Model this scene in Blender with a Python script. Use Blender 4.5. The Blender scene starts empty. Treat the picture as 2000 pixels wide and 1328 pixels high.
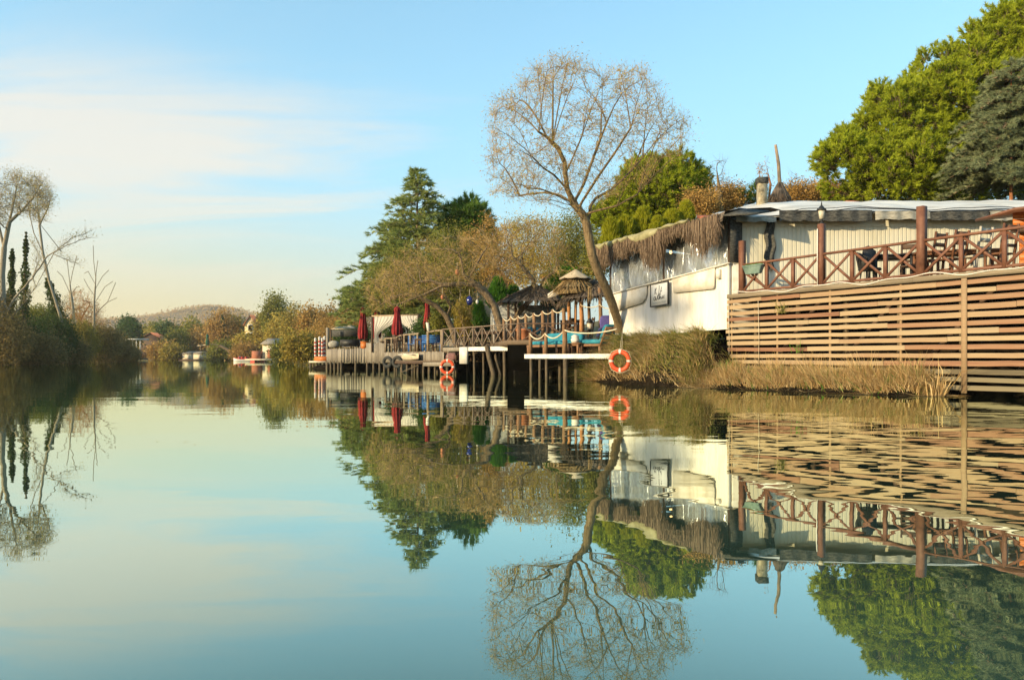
import bpy, math, random
import numpy as np
R = math.radians
rng = np.random.default_rng(7)
random.seed(7)
F, CX, HY, CH = 1525.0, 1000.0, 698.0, 0.87
def W(px, py, Y): return np.array([(px-CX)/F*Y, Y, CH+(HY-py)/F*Y])
def XX(px, Y): return (px-CX)/F*Y
def ZZ(py, Y): return CH+(HY-py)/F*Y
scene = bpy.context.scene
col = scene.collection
def nrm(a): return a/np.maximum(np.linalg.norm(a, axis=-1, keepdims=True), 1e-9)

# ---------------------------------------------------------------- materials
def pm(name, cols, ns=3.0, stretch=(1,1,1), rough=.8, bump=0.0, island=0.0, spec=.3, transl=0.0, detail=5.0,
       metallic=0.0, lo=.3, hi=.7, alpha=1.0):
    m = bpy.data.materials.new(name); m.use_nodes = True
    nt = m.node_tree; N = nt.nodes; L = nt.links
    N.clear()
    out = N.new('ShaderNodeOutputMaterial')
    tc = N.new('ShaderNodeTexCoord'); mp = N.new('ShaderNodeMapping')
    mp.inputs['Scale'].default_value = stretch
    L.new(tc.outputs['Object'], mp.inputs['Vector'])
    no = N.new('ShaderNodeTexNoise'); no.inputs['Scale'].default_value = ns; no.inputs['Detail'].default_value = detail
    no.inputs['Roughness'].default_value = .62
    L.new(mp.outputs[0], no.inputs['Vector'])
    mr = N.new('ShaderNodeMapRange'); mr.inputs['From Min'].default_value = lo; mr.inputs['From Max'].default_value = hi
    L.new(no.outputs['Fac'], mr.inputs['Value'])
    fac = mr.outputs[0]
    if island > 0:
        ge = N.new('ShaderNodeNewGeometry')
        mx = N.new('ShaderNodeMix'); mx.data_type = 'FLOAT'; mx.inputs[0].default_value = island
        L.new(fac, mx.inputs[2]); L.new(ge.outputs['Random Per Island'], mx.inputs[3])
        fac = mx.outputs[0]
    rp = N.new('ShaderNodeValToRGB'); el = rp.color_ramp.elements
    while len(el) < len(cols): el.new(.5)
    for i, c in enumerate(cols):
        el[i].position = i/max(1, len(cols)-1); el[i].color = (*c, 1)
    L.new(fac, rp.inputs[0])
    colout = rp.outputs[0]
    bs = N.new('ShaderNodeBsdfPrincipled')
    bs.inputs['Roughness'].default_value = rough
    bs.inputs['Specular IOR Level'].default_value = spec
    bs.inputs['Metallic'].default_value = metallic
    bs.inputs['Alpha'].default_value = alpha
    L.new(colout, bs.inputs['Base Color'])
    if bump > 0:
        b = N.new('ShaderNodeBump'); b.inputs['Strength'].default_value = 1; b.inputs['Distance'].default_value = bump
        L.new(no.outputs['Fac'], b.inputs['Height']); L.new(b.outputs[0], bs.inputs['Normal'])
    sh = bs.outputs[0]
    if transl > 0:
        t = N.new('ShaderNodeBsdfTranslucent'); L.new(colout, t.inputs['Color'])
        mxs = N.new('ShaderNodeMixShader'); mxs.inputs[0].default_value = transl
        L.new(sh, mxs.inputs[1]); L.new(t.outputs[0], mxs.inputs[2]); sh = mxs.outputs[0]
    L.new(sh, out.inputs['Surface'])
    return m

# ---------------------------------------------------------------- mesh building
class MB:
    def __init__(s): s.V = []; s.Fs = []; s.n = 0
    def add(s, V, Fc):
        V = np.asarray(V, float).reshape(-1, 3); Fc = np.asarray(Fc, np.int64)
        if Fc.ndim == 1: Fc = Fc[None]
        s.V.append(V); s.Fs.append(Fc+s.n); s.n += len(V); return s
    def obox(s, c, ax, ay, az):
        c = np.asarray(c, float); ax, ay, az = map(lambda a: np.asarray(a, float), (ax, ay, az))
        v = [c+i*ax+j*ay+k*az for k in (-1,1) for j in (-1,1) for i in (-1,1)]
        return s.add(v, [[0,2,3,1],[4,5,7,6],[0,1,5,4],[2,6,7,3],[0,4,6,2],[1,3,7,5]])
    def box(s, c, sz, rz=0.0):
        ca, sa = math.cos(rz), math.sin(rz)
        return s.obox(c, np.array([ca,sa,0])*sz[0]/2, np.array([-sa,ca,0])*sz[1]/2, np.array([0,0,sz[2]/2]))
    def beam(s, p0, p1, w, h, up=(0,0,1)):
        p0, p1 = np.asarray(p0, float), np.asarray(p1, float); d = p1-p0; l = np.linalg.norm(d); d = d/l
        up = np.asarray(up, float)
        if abs(d@up) > .98: up = np.array([.5,-.866,0])
        sd = nrm(np.cross(d, up)); u2 = np.cross(sd, d)
        return s.obox((p0+p1)/2, d*l/2, sd*w/2, u2*h/2)
    def tube(s, pts, rad, k=8, caps=True):
        pts = np.asarray(pts, float); n = len(pts)
        rad = np.full(n, rad, float) if np.isscalar(rad) else np.asarray(rad, float)
        tg = np.zeros_like(pts); tg[1:-1] = pts[2:]-pts[:-2]; tg[0] = pts[1]-pts[0]; tg[-1] = pts[-1]-pts[-2]; tg = nrm(tg)
        a = np.array([1.,0,0]) if abs(tg[0][0]) < .8 else np.array([0,1.,0])
        u = nrm(np.cross(tg[0], a)); V = []
        ang = np.arange(k)*2*math.pi/k
        for i in range(n):
            u = nrm(u-(u@tg[i])*tg[i]); v = np.cross(tg[i], u)
            V.append(pts[i]+rad[i]*(np.cos(ang)[:,None]*u+np.sin(ang)[:,None]*v))
        V = np.concatenate(V); fc = []
        for i in range(n-1):
            for j in range(k):
                b = i*k; fc.append([b+j, b+(j+1)%k, b+k+(j+1)%k, b+k+j])
        base = s.n; s.add(V, fc)
        if caps:
            s.Fs.append(np.array([list(range(base+k-1, base-1, -1))])); s.Fs.append(np.array([list(range(base+(n-1)*k, base+n*k))]))
        return s
    def lathe(s, prof, c, k=16, jag=0.0):
        c = np.asarray(c, float); ang = np.arange(k)*2*math.pi/k; V = []
        for r, z in prof:
            rr = r*(1+jag*rng.uniform(-1,1,k))
            V.append(np.stack([c[0]+rr*np.cos(ang), c[1]+rr*np.sin(ang), np.full(k, c[2]+z)], 1))
        fc = []
        for i in range(len(prof)-1):
            for j in range(k):
                b = i*k; fc.append([b+j, b+(j+1)%k, b+k+(j+1)%k, b+k+j])
        return s.add(np.concatenate(V), fc)
    def prism(s, pts, vec):
        pts = np.asarray(pts, float); n = len(pts); vec = np.asarray(vec, float); base = s.n
        s.V.append(np.concatenate([pts, pts+vec])); s.n += 2*n
        s.Fs.append(np.array([[base+i for i in range(n)][::-1]])); s.Fs.append(np.array([[base+n+i for i in range(n)]]))
        s.Fs.append(np.array([[base+i, base+(i+1)%n, base+n+(i+1)%n, base+n+i] for i in range(n)])); return s
    def grid(s, P):          # P: (a,b,3) points
        a, b = P.shape[:2]; idx = np.arange(a*b).reshape(a, b)
        return s.add(P.reshape(-1,3), np.stack([idx[:-1,:-1], idx[1:,:-1], idx[1:,1:], idx[:-1,1:]], -1).reshape(-1,4))
    def mesh(s, name, xf=None):
        V = np.concatenate(s.V)
        if xf is not None: V = xf(V)
        sizes = np.concatenate([np.full(len(f), f.shape[1]) for f in s.Fs]); loops = np.concatenate([f.ravel() for f in s.Fs])
        me = bpy.data.meshes.new(name); me.vertices.add(len(V)); me.vertices.foreach_set('co', V.ravel())
        me.loops.add(len(loops)); me.loops.foreach_set('vertex_index', loops.astype(np.int32))
        st = np.concatenate([[0], np.cumsum(sizes)[:-1]])
        me.polygons.add(len(sizes)); me.polygons.foreach_set('loop_start', st.astype(np.int32))
        me.polygons.foreach_set('loop_total', sizes.astype(np.int32))
        me.update(calc_edges=True); me.validate(); return me
    def build(s, name, mat, parent=None, smooth=False, world=True):
        root = parent
        while root is not None and root.parent is not None: root = root.parent
        xf = None
        if root is not None and world:
            lo = np.array(root.location); a = root.rotation_euler.z; ca, sa = math.cos(a), math.sin(a)
            Mi = np.array([[ca,-sa,0],[sa,ca,0],[0,0,1]])      # columns rotate back
            xf = lambda V: (V-lo)@Mi
        me = s.mesh(name, xf); me.materials.append(mat)
        if smooth: me.polygons.foreach_set('use_smooth', np.ones(len(me.polygons), bool))
        o = bpy.data.objects.new(name, me); col.objects.link(o)
        if parent is not None: o.parent = parent
        return o
def tag(o, label=None, cat=None, group=None, kind=None):
    if label: o['label'] = label
    if cat: o['category'] = cat
    if group: o['group'] = group
    if kind: o['kind'] = kind
    return o
def thing(name, label, cat, loc=(0,0,0), rotz=0.0, group=None):
    o = bpy.data.objects.new(name, None); col.objects.link(o); o.empty_display_size = .2
    o.location = [float(x) for x in loc]; o.rotation_euler = (0,0,rotz)
    return tag(o, label, cat, group)
def kids(o): return [c for c in bpy.data.objects if c.parent == o]
def dup(root, loc, rotz=0.0, label=None, group=None, scale=None):
    r = root.copy(); col.objects.link(r); r.location = [float(x) for x in loc]; r.rotation_euler = (0,0,rotz)
    if scale is not None: r.scale = scale
    if label: r['label'] = label
    if group: r['group'] = group
    for ch in kids(root):
        c = ch.copy(); col.objects.link(c); c.parent = r
        for g in kids(ch):
            d = g.copy(); col.objects.link(d); d.parent = c
    return r
# ------------------------------------------------------------ vegetation kit
def segs(mb, P0, P1, r0, r1, k):
    P0, P1 = np.asarray(P0), np.asarray(P1); n = len(P0)
    if n == 0: return
    d = nrm(P1-P0); a = np.where(np.abs(d[:,2:3]) < .9, np.array([[0,0,1.]]), np.array([[1.,0,0]]))
    u = nrm(np.cross(d, a)); v = np.cross(d, u); ang = np.arange(k)*2*math.pi/k
    ring = np.cos(ang)[None,:,None]*u[:,None]+np.sin(ang)[None,:,None]*v[:,None]
    V = np.concatenate([P0[:,None]+ring*np.asarray(r0)[:,None,None], P1[:,None]+ring*np.asarray(r1)[:,None,None]], 1)
    j = np.arange(k); f = np.stack([j, (j+1)%k, k+(j+1)%k, k+j], 1)
    mb.add(V.reshape(-1,3), (f[None]+(np.arange(n)*2*k)[:,None,None]).reshape(-1,4))
def cards(mb, C, D, Nn, L, Wd):        # leaf shaped quads: centre, direction, side vector
    D = nrm(D); S = nrm(np.cross(D, Nn)); L = np.asarray(L)[:,None]; Wd = np.asarray(Wd)[:,None]; n = len(C)
    V = np.stack([C-D*L/2, C+S*Wd/2, C+D*L/2, C-S*Wd/2], 1)
    mb.add(V.reshape(-1,3), np.arange(4*n).reshape(n,4))
def rdir(n, r=rng): return nrm(r.normal(size=(n,3)))
def colonize(att, nodes, par, step, infl, kill, r, iters=160, trop=(0,0,0), jit=.12):
    nodes = [np.array(p, float) for p in nodes]; par = list(par); att = np.array(att)
    nd = np.full(len(att), 1e9); ne = np.zeros(len(att), int); seen = set(); new = list(range(len(nodes)))
    for it in range(iters):
        NP = np.array([nodes[i] for i in new]); D = np.linalg.norm(att[:,None]-NP[None], axis=2)
        j = D.argmin(1); dm = D[np.arange(len(att)), j]; b = dm < nd; nd[b] = dm[b]; ne[b] = np.array(new)[j[b]]
        keep = nd > kill; att, nd, ne = att[keep], nd[keep], ne[keep]
        if len(att) == 0: break
        m = nd < infl
        if not m.any(): m = nd <= nd.min()+step
        new = []
        idx = ne[m]; A = att[m]
        for i in np.unique(idx):
            d = nrm(nrm(A[idx == i]-nodes[i]).mean(0)+np.array(trop)+r.normal(size=3)*jit); p = nodes[i]+d*step
            key = (int(i), *np.round(p/(step*.35)).astype(int))
            if key in seen: continue
            seen.add(key); nodes.append(p); par.append(int(i)); new.append(len(nodes)-1)
        if not new: break
        if len(nodes) > 14000: break
    return np.array(nodes), np.array(par)
def radii(par, tip, p=2.3):
    n = len(par); a = np.zeros(n)
    for i in range(n-1, 0, -1):
        if a[i] == 0: a[i] = tip**p
        if par[i] >= 0: a[par[i]] += a[i]
    return a**(1/p)
def polychain(chains):     # list of polylines; later ones start at nearest earlier node
    nodes, par = [], []
    for ch in chains:
        ch = [np.asarray(p, float) for p in ch]
        pts = [ch[0]]
        for a, b in zip(ch[:-1], ch[1:]):
            k = max(1, int(np.linalg.norm(b-a)/.22))
            pts += [a+(b-a)*(i+1)/k for i in range(k)]
        if not nodes: prev = -1
        else:
            prev = int(np.linalg.norm(np.array(nodes)-pts[0], axis=1).argmin()); pts = pts[1:]
        for p in pts: nodes.append(p); par.append(prev); prev = len(nodes)-1
    return nodes, par
def wood_mesh(nodes, par, rad, thick=.025, k=8):
    mb = MB(); i = np.where(par >= 0)[0]; p = par[i]
    r1 = rad[i]; r0 = np.minimum(rad[p], r1*1.25); big = r1 > thick
    segs(mb, nodes[p][big], nodes[i][big]+(nodes[i][big]-nodes[p][big])*.08, r0[big], r1[big], k)
    segs(mb, nodes[p][~big], nodes[i][~big], r0[~big], r1[~big], 3)
    return mb
def twigs(mb, P, D, n, L, rad, r, droop=0.0, spread=.9):
    P = np.repeat(P, n, 0); D = np.repeat(D, n, 0); m = len(P)
    d1 = nrm(D+rdir(m, r)*spread+np.array([0,0,-droop])); l = L*r.uniform(.5,1.2,(m,1)); Q = P+d1*l*.5
    d2 = nrm(d1+rdir(m, r)*.35+np.array([0,0,-droop*.8])); T = Q+d2*l*.5
    segs(mb, P, Q, np.full(m, rad), np.full(m, rad*.7), 3); segs(mb, Q, T, np.full(m, rad*.7), np.full(m, rad*.35), 3)
    return Q, T, d2
def tufts(mb, P, A, M, L, spread, r, w=.012, body=.0):       # needle tufts around axes A
    n = len(P); A = nrm(A); P = np.repeat(P, M, 0); A2 = np.repeat(A, M, 0); L = np.repeat(np.broadcast_to(L, n), M)
    t = r.uniform(0, 1, (n*M,1)); rd = rdir(n*M, r); rd = nrm(rd-(rd*A2).sum(1, keepdims=True)*A2)
    th = spread*r.uniform(.35, 1.1, (n*M,1)); d = nrm(A2*np.cos(th)+rd*np.sin(th)); l = (L*r.uniform(.6,1.1,n*M))[:,None]
    b = P+A2*t*body*l; s = nrm(np.cross(d, rdir(n*M, r)))*w/2
    V = np.stack([b-s, b+s, b+d*l], 1); mb.add(V.reshape(-1,3), np.arange(3*n*M).reshape(-1,3))
def inside(poly, P):
    x, y = P[:,0], P[:,1]; c = np.zeros(len(P), bool); n = len(poly)
    for i in range(n):
        x1, y1 = poly[i]; x2, y2 = poly[(i+1)%n]
        if y1 == y2: continue
        c ^= ((y1 > y) != (y2 > y)) & (x < (x2-x1)*(y-y1)/(y2-y1)+x1)
    return c
def in_poly(poly, n, r):
    poly = np.array(poly, float); lo, hi = poly.min(0), poly.max(0); out = np.zeros((0,2))
    while len(out) < n:
        q = r.uniform(lo, hi, (n*2,2)); out = np.concatenate([out, q[inside(poly, q)]])
    return out[:n]
def in_ells(ells, n, r, shell=.0):      # points inside ellipsoids [(centre, radii)], shell pushes outwards
    vol = np.array([np.prod(e[1]) for e in ells]); k = r.choice(len(ells), n, p=vol/vol.sum())
    c = np.array([e[0] for e in ells])[k]; ra = np.array([np.broadcast_to(e[1], 3) for e in ells])[k]
    rr = (shell**3+(1-shell**3)*r.uniform(0,1,(n,1)))**(1/3); return c+ra*rdir(n, r)*rr, ra
M = {}
M['slat'] = pm('weathered_slat_wood', [(0.12, 0.052, 0.032), (0.24, 0.125, 0.07), (0.28, 0.185, 0.105), (0.34, 0.25, 0.145), (0.27, 0.205, 0.13)], 5, (.25,9,9), .85, .004, island=.68)
M['slat_damp'] = pm('damp_stained_slats', [(0.05, 0.038, 0.022), (0.115, 0.09, 0.05), (0.18, 0.145, 0.085), (0.14, 0.12, 0.065)], 4, (.35,9,9), .75, .004, island=.5)
M['red_wood'] = pm('red_brown_timber', [(0.08, 0.034, 0.022), (0.15, 0.065, 0.04), (0.21, 0.1, 0.06)], 6, (1,1,1), .6, .003, island=.35)
M['edge'] = pm('grey_edge_board', [(0.13, 0.1, 0.07), (0.22, 0.175, 0.12), (0.29, 0.24, 0.175)], 5, (.3,6,6), .85, .004, island=.4)
M['orange_wood'] = pm('orange_varnished_wood', [(.30,.075,.015),(.46,.13,.025),(.55,.18,.04)], 5, (1,4,4), .45, .003, island=.5)
M['dark_wood'] = pm('dark_brown_wood', [(.035,.02,.014),(.075,.045,.03),(.11,.07,.045)], 6, (1,1,1), .75, .004, island=.4)
M['black'] = pm('black_plastic', [(.012,.012,.013),(.03,.03,.032)], 8, rough=.5)
M['log'] = pm('bark_log', [(.10,.055,.03),(.2,.115,.06),(.30,.19,.1)], 7, (3,3,.7), .9, .012, island=.3)
M['orange_log'] = pm('peeled_orange_log', [(.2,.085,.03),(.36,.17,.065),(.46,.25,.11)], 7, (3,3,.7), .8, .01, island=.2)
M['pile'] = pm('wet_pile', [(0.035, 0.026, 0.018), (0.09, 0.068, 0.042), (0.17, 0.13, 0.08)], 6, (3,3,.6), .85, .01, island=.3)
M['grey_plank'] = pm('grey_weathered_plank', [(0.07, 0.058, 0.045), (0.17, 0.145, 0.115), (0.27, 0.235, 0.185), (0.36, 0.32, 0.26)], 5, (5,5,.5), .9, .006, island=.5)
M['rail_grey'] = pm('brown_grey_rail', [(.09,.065,.05),(.18,.135,.1),(.27,.21,.16)], 6, rough=.85, bump=.004, island=.5)
M['twig_rail'] = pm('pale_twig_wood', [(0.13, 0.095, 0.06), (0.25, 0.19, 0.125), (0.34, 0.27, 0.18)], 8, rough=.85, bump=.006)
M['deck'] = pm('deck_boards', [(0.06, 0.04, 0.026), (0.12, 0.085, 0.055), (0.18, 0.13, 0.085)], 4, (1,6,1), .85, .004, island=.4)
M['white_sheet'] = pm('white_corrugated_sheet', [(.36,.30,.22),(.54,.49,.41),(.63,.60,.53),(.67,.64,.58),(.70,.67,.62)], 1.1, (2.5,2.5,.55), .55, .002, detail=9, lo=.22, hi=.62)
M['white_paint'] = pm('white_painted_board', [(.5,.46,.39),(.62,.59,.53),(.68,.66,.6)], 3, rough=.65, bump=.002)
M['flap'] = pm('cream_canvas_flap', [(.52,.45,.34),(.68,.63,.54),(.74,.70,.62)], 3, rough=.7, bump=.004)
M['cream'] = pm('cream_siding', [(0.5, 0.46, 0.33), (0.6, 0.56, 0.43), (0.64, 0.6, 0.48)], 1.2, (1,1,.5), .6, .002, lo=.25, hi=.6)
M['roof_sheet'] = pm('grey_white_roof_membrane', [(.42,.40,.36),(.62,.6,.56),(.74,.72,.69)], 1.6, (.5,1,1), .6, .02)
M['shade_net'] = pm('dark_shade_net', [(.02,.02,.02),(.06,.06,.055),(.13,.125,.11)], 9, (1,1,3), .9, .02)
M['grey_net'] = pm('grey_valance', [(.2,.19,.16),(.32,.3,.25),(.42,.4,.34)], 5, (1,1,3), .9, .02)
M['tarp'] = pm('olive_tarpaulin', [(.13,.12,.06),(.26,.24,.13),(.34,.32,.19)], 2.5, rough=.7, bump=.03)
M['thatch'] = pm('grey_brown_thatch', [(0.06, 0.04, 0.026), (0.14, 0.095, 0.065), (0.24, 0.17, 0.115), (0.3, 0.23, 0.16)], 4, rough=.95, island=.8)
M['roof_thatch'] = pm('dark_roof_thatch', [(.05,.035,.025),(.12,.09,.065),(.22,.17,.12)], 4, rough=.95, island=.8)
M['straw'] = pm('golden_straw', [(0.15, 0.095, 0.04), (0.26, 0.18, 0.085), (0.36, 0.27, 0.14)], 4, rough=.95, island=.8)
M['canvas'] = pm('beige_canvas', [(0.34, 0.25, 0.15), (0.48, 0.38, 0.25), (0.55, 0.45, 0.31)], 3, rough=.85, bump=.01)
M['shade_black'] = pm('painted_shade_black', [(.0015,.0015,.0013),(.0045,.004,.0032)], 3, rough=.9, spec=0.0)  # near black: deep shade under decks and indoors, painted as colour
M['teal'] = pm('teal_cushion', [(0.012, 0.11, 0.16), (0.02, 0.18, 0.25), (0.035, 0.26, 0.33)], 4, rough=.85, bump=.01)
M['navy'] = pm('navy_cushion', [(.01,.016,.06),(.02,.03,.1)], 6, rough=.9)
M['purple'] = pm('violet_cushion', [(.06,.05,.2),(.12,.1,.3)], 6, rough=.9)
M['teak'] = pm('teak_frame', [(.13,.06,.03),(.22,.115,.06),(.3,.17,.09)], 6, rough=.7, bump=.003, island=.3)
M['rope'] = pm('pale_rope', [(.4,.32,.2),(.58,.5,.36),(.66,.58,.44)], 20, rough=.95, bump=.01)
M['buoy'] = pm('orange_red_buoy', [(.5,.045,.012),(.66,.075,.02),(.7,.1,.03)], 5, rough=.45)
M['buoy_band'] = pm('pale_buoy_band', [(.55,.5,.45),(.75,.72,.66)], 8, rough=.6)
M['maroon'] = pm('maroon_canvas', [(.09,.006,.008),(.2,.012,.014),(.3,.03,.025)], 7, (1,1,.4), .85, .02)
M['pole_wood'] = pm('pole_wood', [(.25,.17,.1),(.42,.31,.2)], 8, rough=.7)
M['white_cloth'] = pm('white_drape', [(.5,.46,.4),(.66,.62,.55),(.74,.7,.62)], 5, (3,3,.6), .85, .02, transl=.3)
M['blue'] = pm('blue_paint', [(.015,.06,.22),(.03,.12,.36),(.06,.2,.45)], 6, rough=.6)
M['terracotta'] = pm('terracotta', [(.36,.13,.06),(.52,.22,.11)], 6, rough=.8, bump=.004)
M['tyre'] = pm('tyre_rubber', [(.02,.02,.02),(.06,.06,.055)], 10, rough=.85, bump=.01)
M['red_tile'] = pm('red_roof_tile', [(.25,.06,.03),(.42,.12,.06),(.5,.19,.1)], 14, rough=.8, bump=.02)
M['brick'] = pm('brick_vent', [(.26,.09,.05),(.42,.17,.1)], 14, rough=.85)
M['plaster'] = pm('cream_plaster', [(.5,.42,.3),(.64,.56,.42)], 3, rough=.85)
M['yellow_plaster'] = pm('ochre_plaster', [(.5,.38,.2),(.66,.52,.3)], 3, rough=.85)
M['chimney'] = pm('stained_flue', [(.12,.09,.05),(.34,.29,.19),(.5,.45,.33)], 4, (1,1,.5), .8, .004)
M['metal'] = pm('dull_metal', [(.2,.2,.2),(.38,.38,.37)], 10, rough=.45, metallic=.6)
M['silver_wood'] = pm('sun_bleached_wood', [(.34,.3,.24),(.5,.46,.38)], 6, rough=.8, bump=.003)
M['chair_wood'] = pm('brown_chair_wood', [(.075,.032,.018),(.14,.06,.03),(.2,.095,.05)], 6, rough=.65, bump=.003)
M['green_tub'] = pm('faded_green_tub', [(.12,.2,.17),(.24,.33,.29)], 5, rough=.6)
M['lamp_glass'] = pm('frosted_lamp_glass', [(.6,.55,.42),(.75,.7,.58)], 6, rough=.3, transl=.3)
M['stripe_red'] = pm('stripe_red', [(.4,.05,.04),(.5,.09,.06)], 6, rough=.6)
M['blue_glass'] = pm('blue_glass', [(.01,.015,.12),(.02,.03,.2)], 6, rough=.15, spec=.6)
M['ink'] = pm('sign_ink', [(.03,.03,.035),(.06,.06,.06)], 8, rough=.7)
M['grey_ink'] = pm('faded_sign_ink', [(.38,.38,.37),(.45,.45,.44)], 8, rough=.7)
M['sign_face'] = pm('sign_face', [(.7,.69,.65),(.8,.79,.76)], 3, rough=.5)
M['boat_white'] = pm('boat_white', [(.6,.58,.54),(.75,.73,.7)], 3, rough=.4)
M['boat_red'] = pm('boat_red', [(.42,.03,.02),(.55,.05,.04)], 3, rough=.4)
M['green_cloth'] = pm('dark_green_canvas', [(.01,.06,.035),(.02,.1,.06)], 5, rough=.85)
M['bark'] = pm('grey_brown_bark', [(.07,.05,.03),(.16,.115,.07),(.26,.2,.12)], 5, (3,3,.8), .95, .02)
M['willow_bark'] = pm('golden_willow_bark', [(.075,.05,.025),(.18,.125,.065),(.27,.195,.10)], 5, (4,4,.8), .95, .02)
M['willow_twig'] = pm('golden_twigs', [(.32,.21,.09),(.48,.33,.15)], 3, rough=.9)
M['pale_bark'] = pm('pale_bark', [(.16,.13,.09),(.28,.24,.17),(.36,.31,.23)], 5, (4,4,.8), .95, .01)
M['red_bark'] = pm('red_pine_bark', [(.13,.05,.025),(.3,.13,.065),(.36,.18,.1)], 6, (3,3,1), .95, .03)
def leafmat(n, cols, isl=.7, tr=.3, ns=.5): return pm(n, cols, ns, rough=.75, island=isl, transl=tr, spec=.15)
M['pine'] = leafmat('pine_needles', [(0.08, 0.115, 0.01), (0.26, 0.31, 0.018), (0.37, 0.42, 0.028), (0.47, 0.5, 0.06)], .3, .35, 1.7)
M['pine2'] = leafmat('green_pine_needles', [(0.05, 0.11, 0.018), (0.13, 0.22, 0.035), (0.22, 0.3, 0.055)], .3, .35, 1.7)
M['spruce'] = leafmat('blue_spruce_needles', [(0.09, 0.115, 0.055), (0.23, 0.265, 0.135), (0.37, 0.39, 0.22)], .35, .3, 1.5)
M['cedar'] = leafmat('cedar_needles', [(0.12, 0.17, 0.05), (0.28, 0.33, 0.09), (0.42, 0.44, 0.14)], .4, .35, .9)
M['darkfir'] = leafmat('dark_fir_needles', [(0.032, 0.0665, 0.021), (0.08, 0.1235, 0.0375), (0.14, 0.171, 0.0525)], .5)
M['thuja'] = leafmat('yellow_green_thuja', [(0.136, 0.17, 0.0078), (0.289, 0.306, 0.0156), (0.442, 0.408, 0.026)], .5)
M['thuja_green'] = leafmat('fresh_green_thuja', [(0.035, 0.1125, 0.012), (0.077, 0.21, 0.018), (0.126, 0.285, 0.03)], .5)
M['brown_leaf'] = leafmat('olive_brown_leaves', [(0.15, 0.115, 0.02), (0.28, 0.215, 0.042), (0.36, 0.26, 0.05), (0.27, 0.27, 0.045)])
M['orange_leaf'] = leafmat('orange_autumn_leaves', [(0.26, 0.15, 0.045), (0.4, 0.24, 0.07), (0.48, 0.32, 0.1)])
M['gold_leaf'] = leafmat('golden_leaves', [(0.28, 0.2, 0.03), (0.42, 0.31, 0.055), (0.5, 0.4, 0.09)])
M['olive_leaf'] = leafmat('olive_green_leaves', [(0.1, 0.11, 0.018), (0.2, 0.2, 0.035), (0.3, 0.28, 0.06)])
M['willow_leaf'] = leafmat('sparse_willow_leaves', [(0.34, 0.19, 0.05), (0.48, 0.3, 0.07), (0.5, 0.4, 0.08), (0.36, 0.3, 0.14)])
M['green_leaf'] = leafmat('dark_green_leaves', [(0.0225, 0.0525, 0.013), (0.0525, 0.0975, 0.0234), (0.09, 0.15, 0.039)])
M['ivy'] = leafmat('ivy_leaves', [(0.03, 0.05, 0.012), (0.06, 0.095, 0.022), (0.11, 0.14, 0.035)])
M['bush_leaf'] = leafmat('bank_shrub_leaves', [(0.09, 0.07, 0.028), (0.17, 0.13, 0.045), (0.26, 0.19, 0.065), (0.32, 0.18, 0.06)])
M['grass_green'] = leafmat('green_reed_blades', [(0.08, 0.11, 0.018), (0.18, 0.21, 0.04), (0.32, 0.29, 0.07), (0.48, 0.36, 0.16)], .8, .25)
M['reed_dry'] = leafmat('dry_reed_blades', [(0.18, 0.1, 0.035), (0.42, 0.27, 0.11), (0.6, 0.43, 0.2), (0.68, 0.54, 0.32)], .8, .2)
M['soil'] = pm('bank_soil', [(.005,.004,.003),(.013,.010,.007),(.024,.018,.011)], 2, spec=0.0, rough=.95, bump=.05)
M['ground'] = pm('ground_litter', [(.06,.05,.02),(.11,.09,.035),(.15,.11,.05)], .4, rough=.95, bump=.1)
M['hill'] = pm('wooded_hill', [(.07,.05,.03),(.14,.095,.05),(.17,.13,.06)], .02, rough=.95, bump=3)
M['hill_leaf'] = leafmat('hill_wood_leaves', [(0.16, 0.1, 0.05), (0.3, 0.19, 0.08), (0.24, 0.2, 0.07)])
def vinyl():
    m = bpy.data.materials.new('clear_vinyl'); m.use_nodes = True; nt = m.node_tree; N = nt.nodes; L = nt.links; N.clear()
    out = N.new('ShaderNodeOutputMaterial'); g = N.new('ShaderNodeBsdfGlossy'); g.inputs['Roughness'].default_value = .25
    g.inputs['Color'].default_value = (.85,.9,.95,1); t = N.new('ShaderNodeBsdfTransparent'); t.inputs['Color'].default_value = (.8,.82,.84,1)
    d = N.new('ShaderNodeBsdfDiffuse'); d.inputs['Color'].default_value = (.6,.62,.62,1)
    tc = N.new('ShaderNodeTexCoord'); mp = N.new('ShaderNodeMapping'); mp.inputs['Scale'].default_value = (2.2,2.2,.9); mp.inputs['Rotation'].default_value = (0,.5,0)
    no = N.new('ShaderNodeTexNoise'); no.inputs['Scale'].default_value = 1.6; no.inputs['Detail'].default_value = 4; no.inputs['Distortion'].default_value = 1.2
    L.new(tc.outputs['Object'], mp.inputs[0]); L.new(mp.outputs[0], no.inputs['Vector'])
    b = N.new('ShaderNodeBump'); b.inputs['Distance'].default_value = .05; L.new(no.outputs['Fac'], b.inputs['Height']); L.new(b.outputs[0], g.inputs['Normal'])
    r = N.new('ShaderNodeMapRange'); r.inputs['From Min'].default_value = .4; r.inputs['From Max'].default_value = .75; r.inputs['To Min'].default_value = .42; r.inputs['To Max'].default_value = .72
    L.new(no.outputs['Fac'], r.inputs['Value'])
    m1 = N.new('ShaderNodeMixShader'); m1.inputs[0].default_value = .35; L.new(g.outputs[0], m1.inputs[1]); L.new(d.outputs[0], m1.inputs[2])
    m2 = N.new('ShaderNodeMixShader'); L.new(r.outputs[0], m2.inputs[0]); L.new(t.outputs[0], m2.inputs[1]); L.new(m1.outputs[0], m2.inputs[2])
    L.new(m2.outputs[0], out.inputs['Surface']); return m
M['vinyl'] = vinyl()
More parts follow.
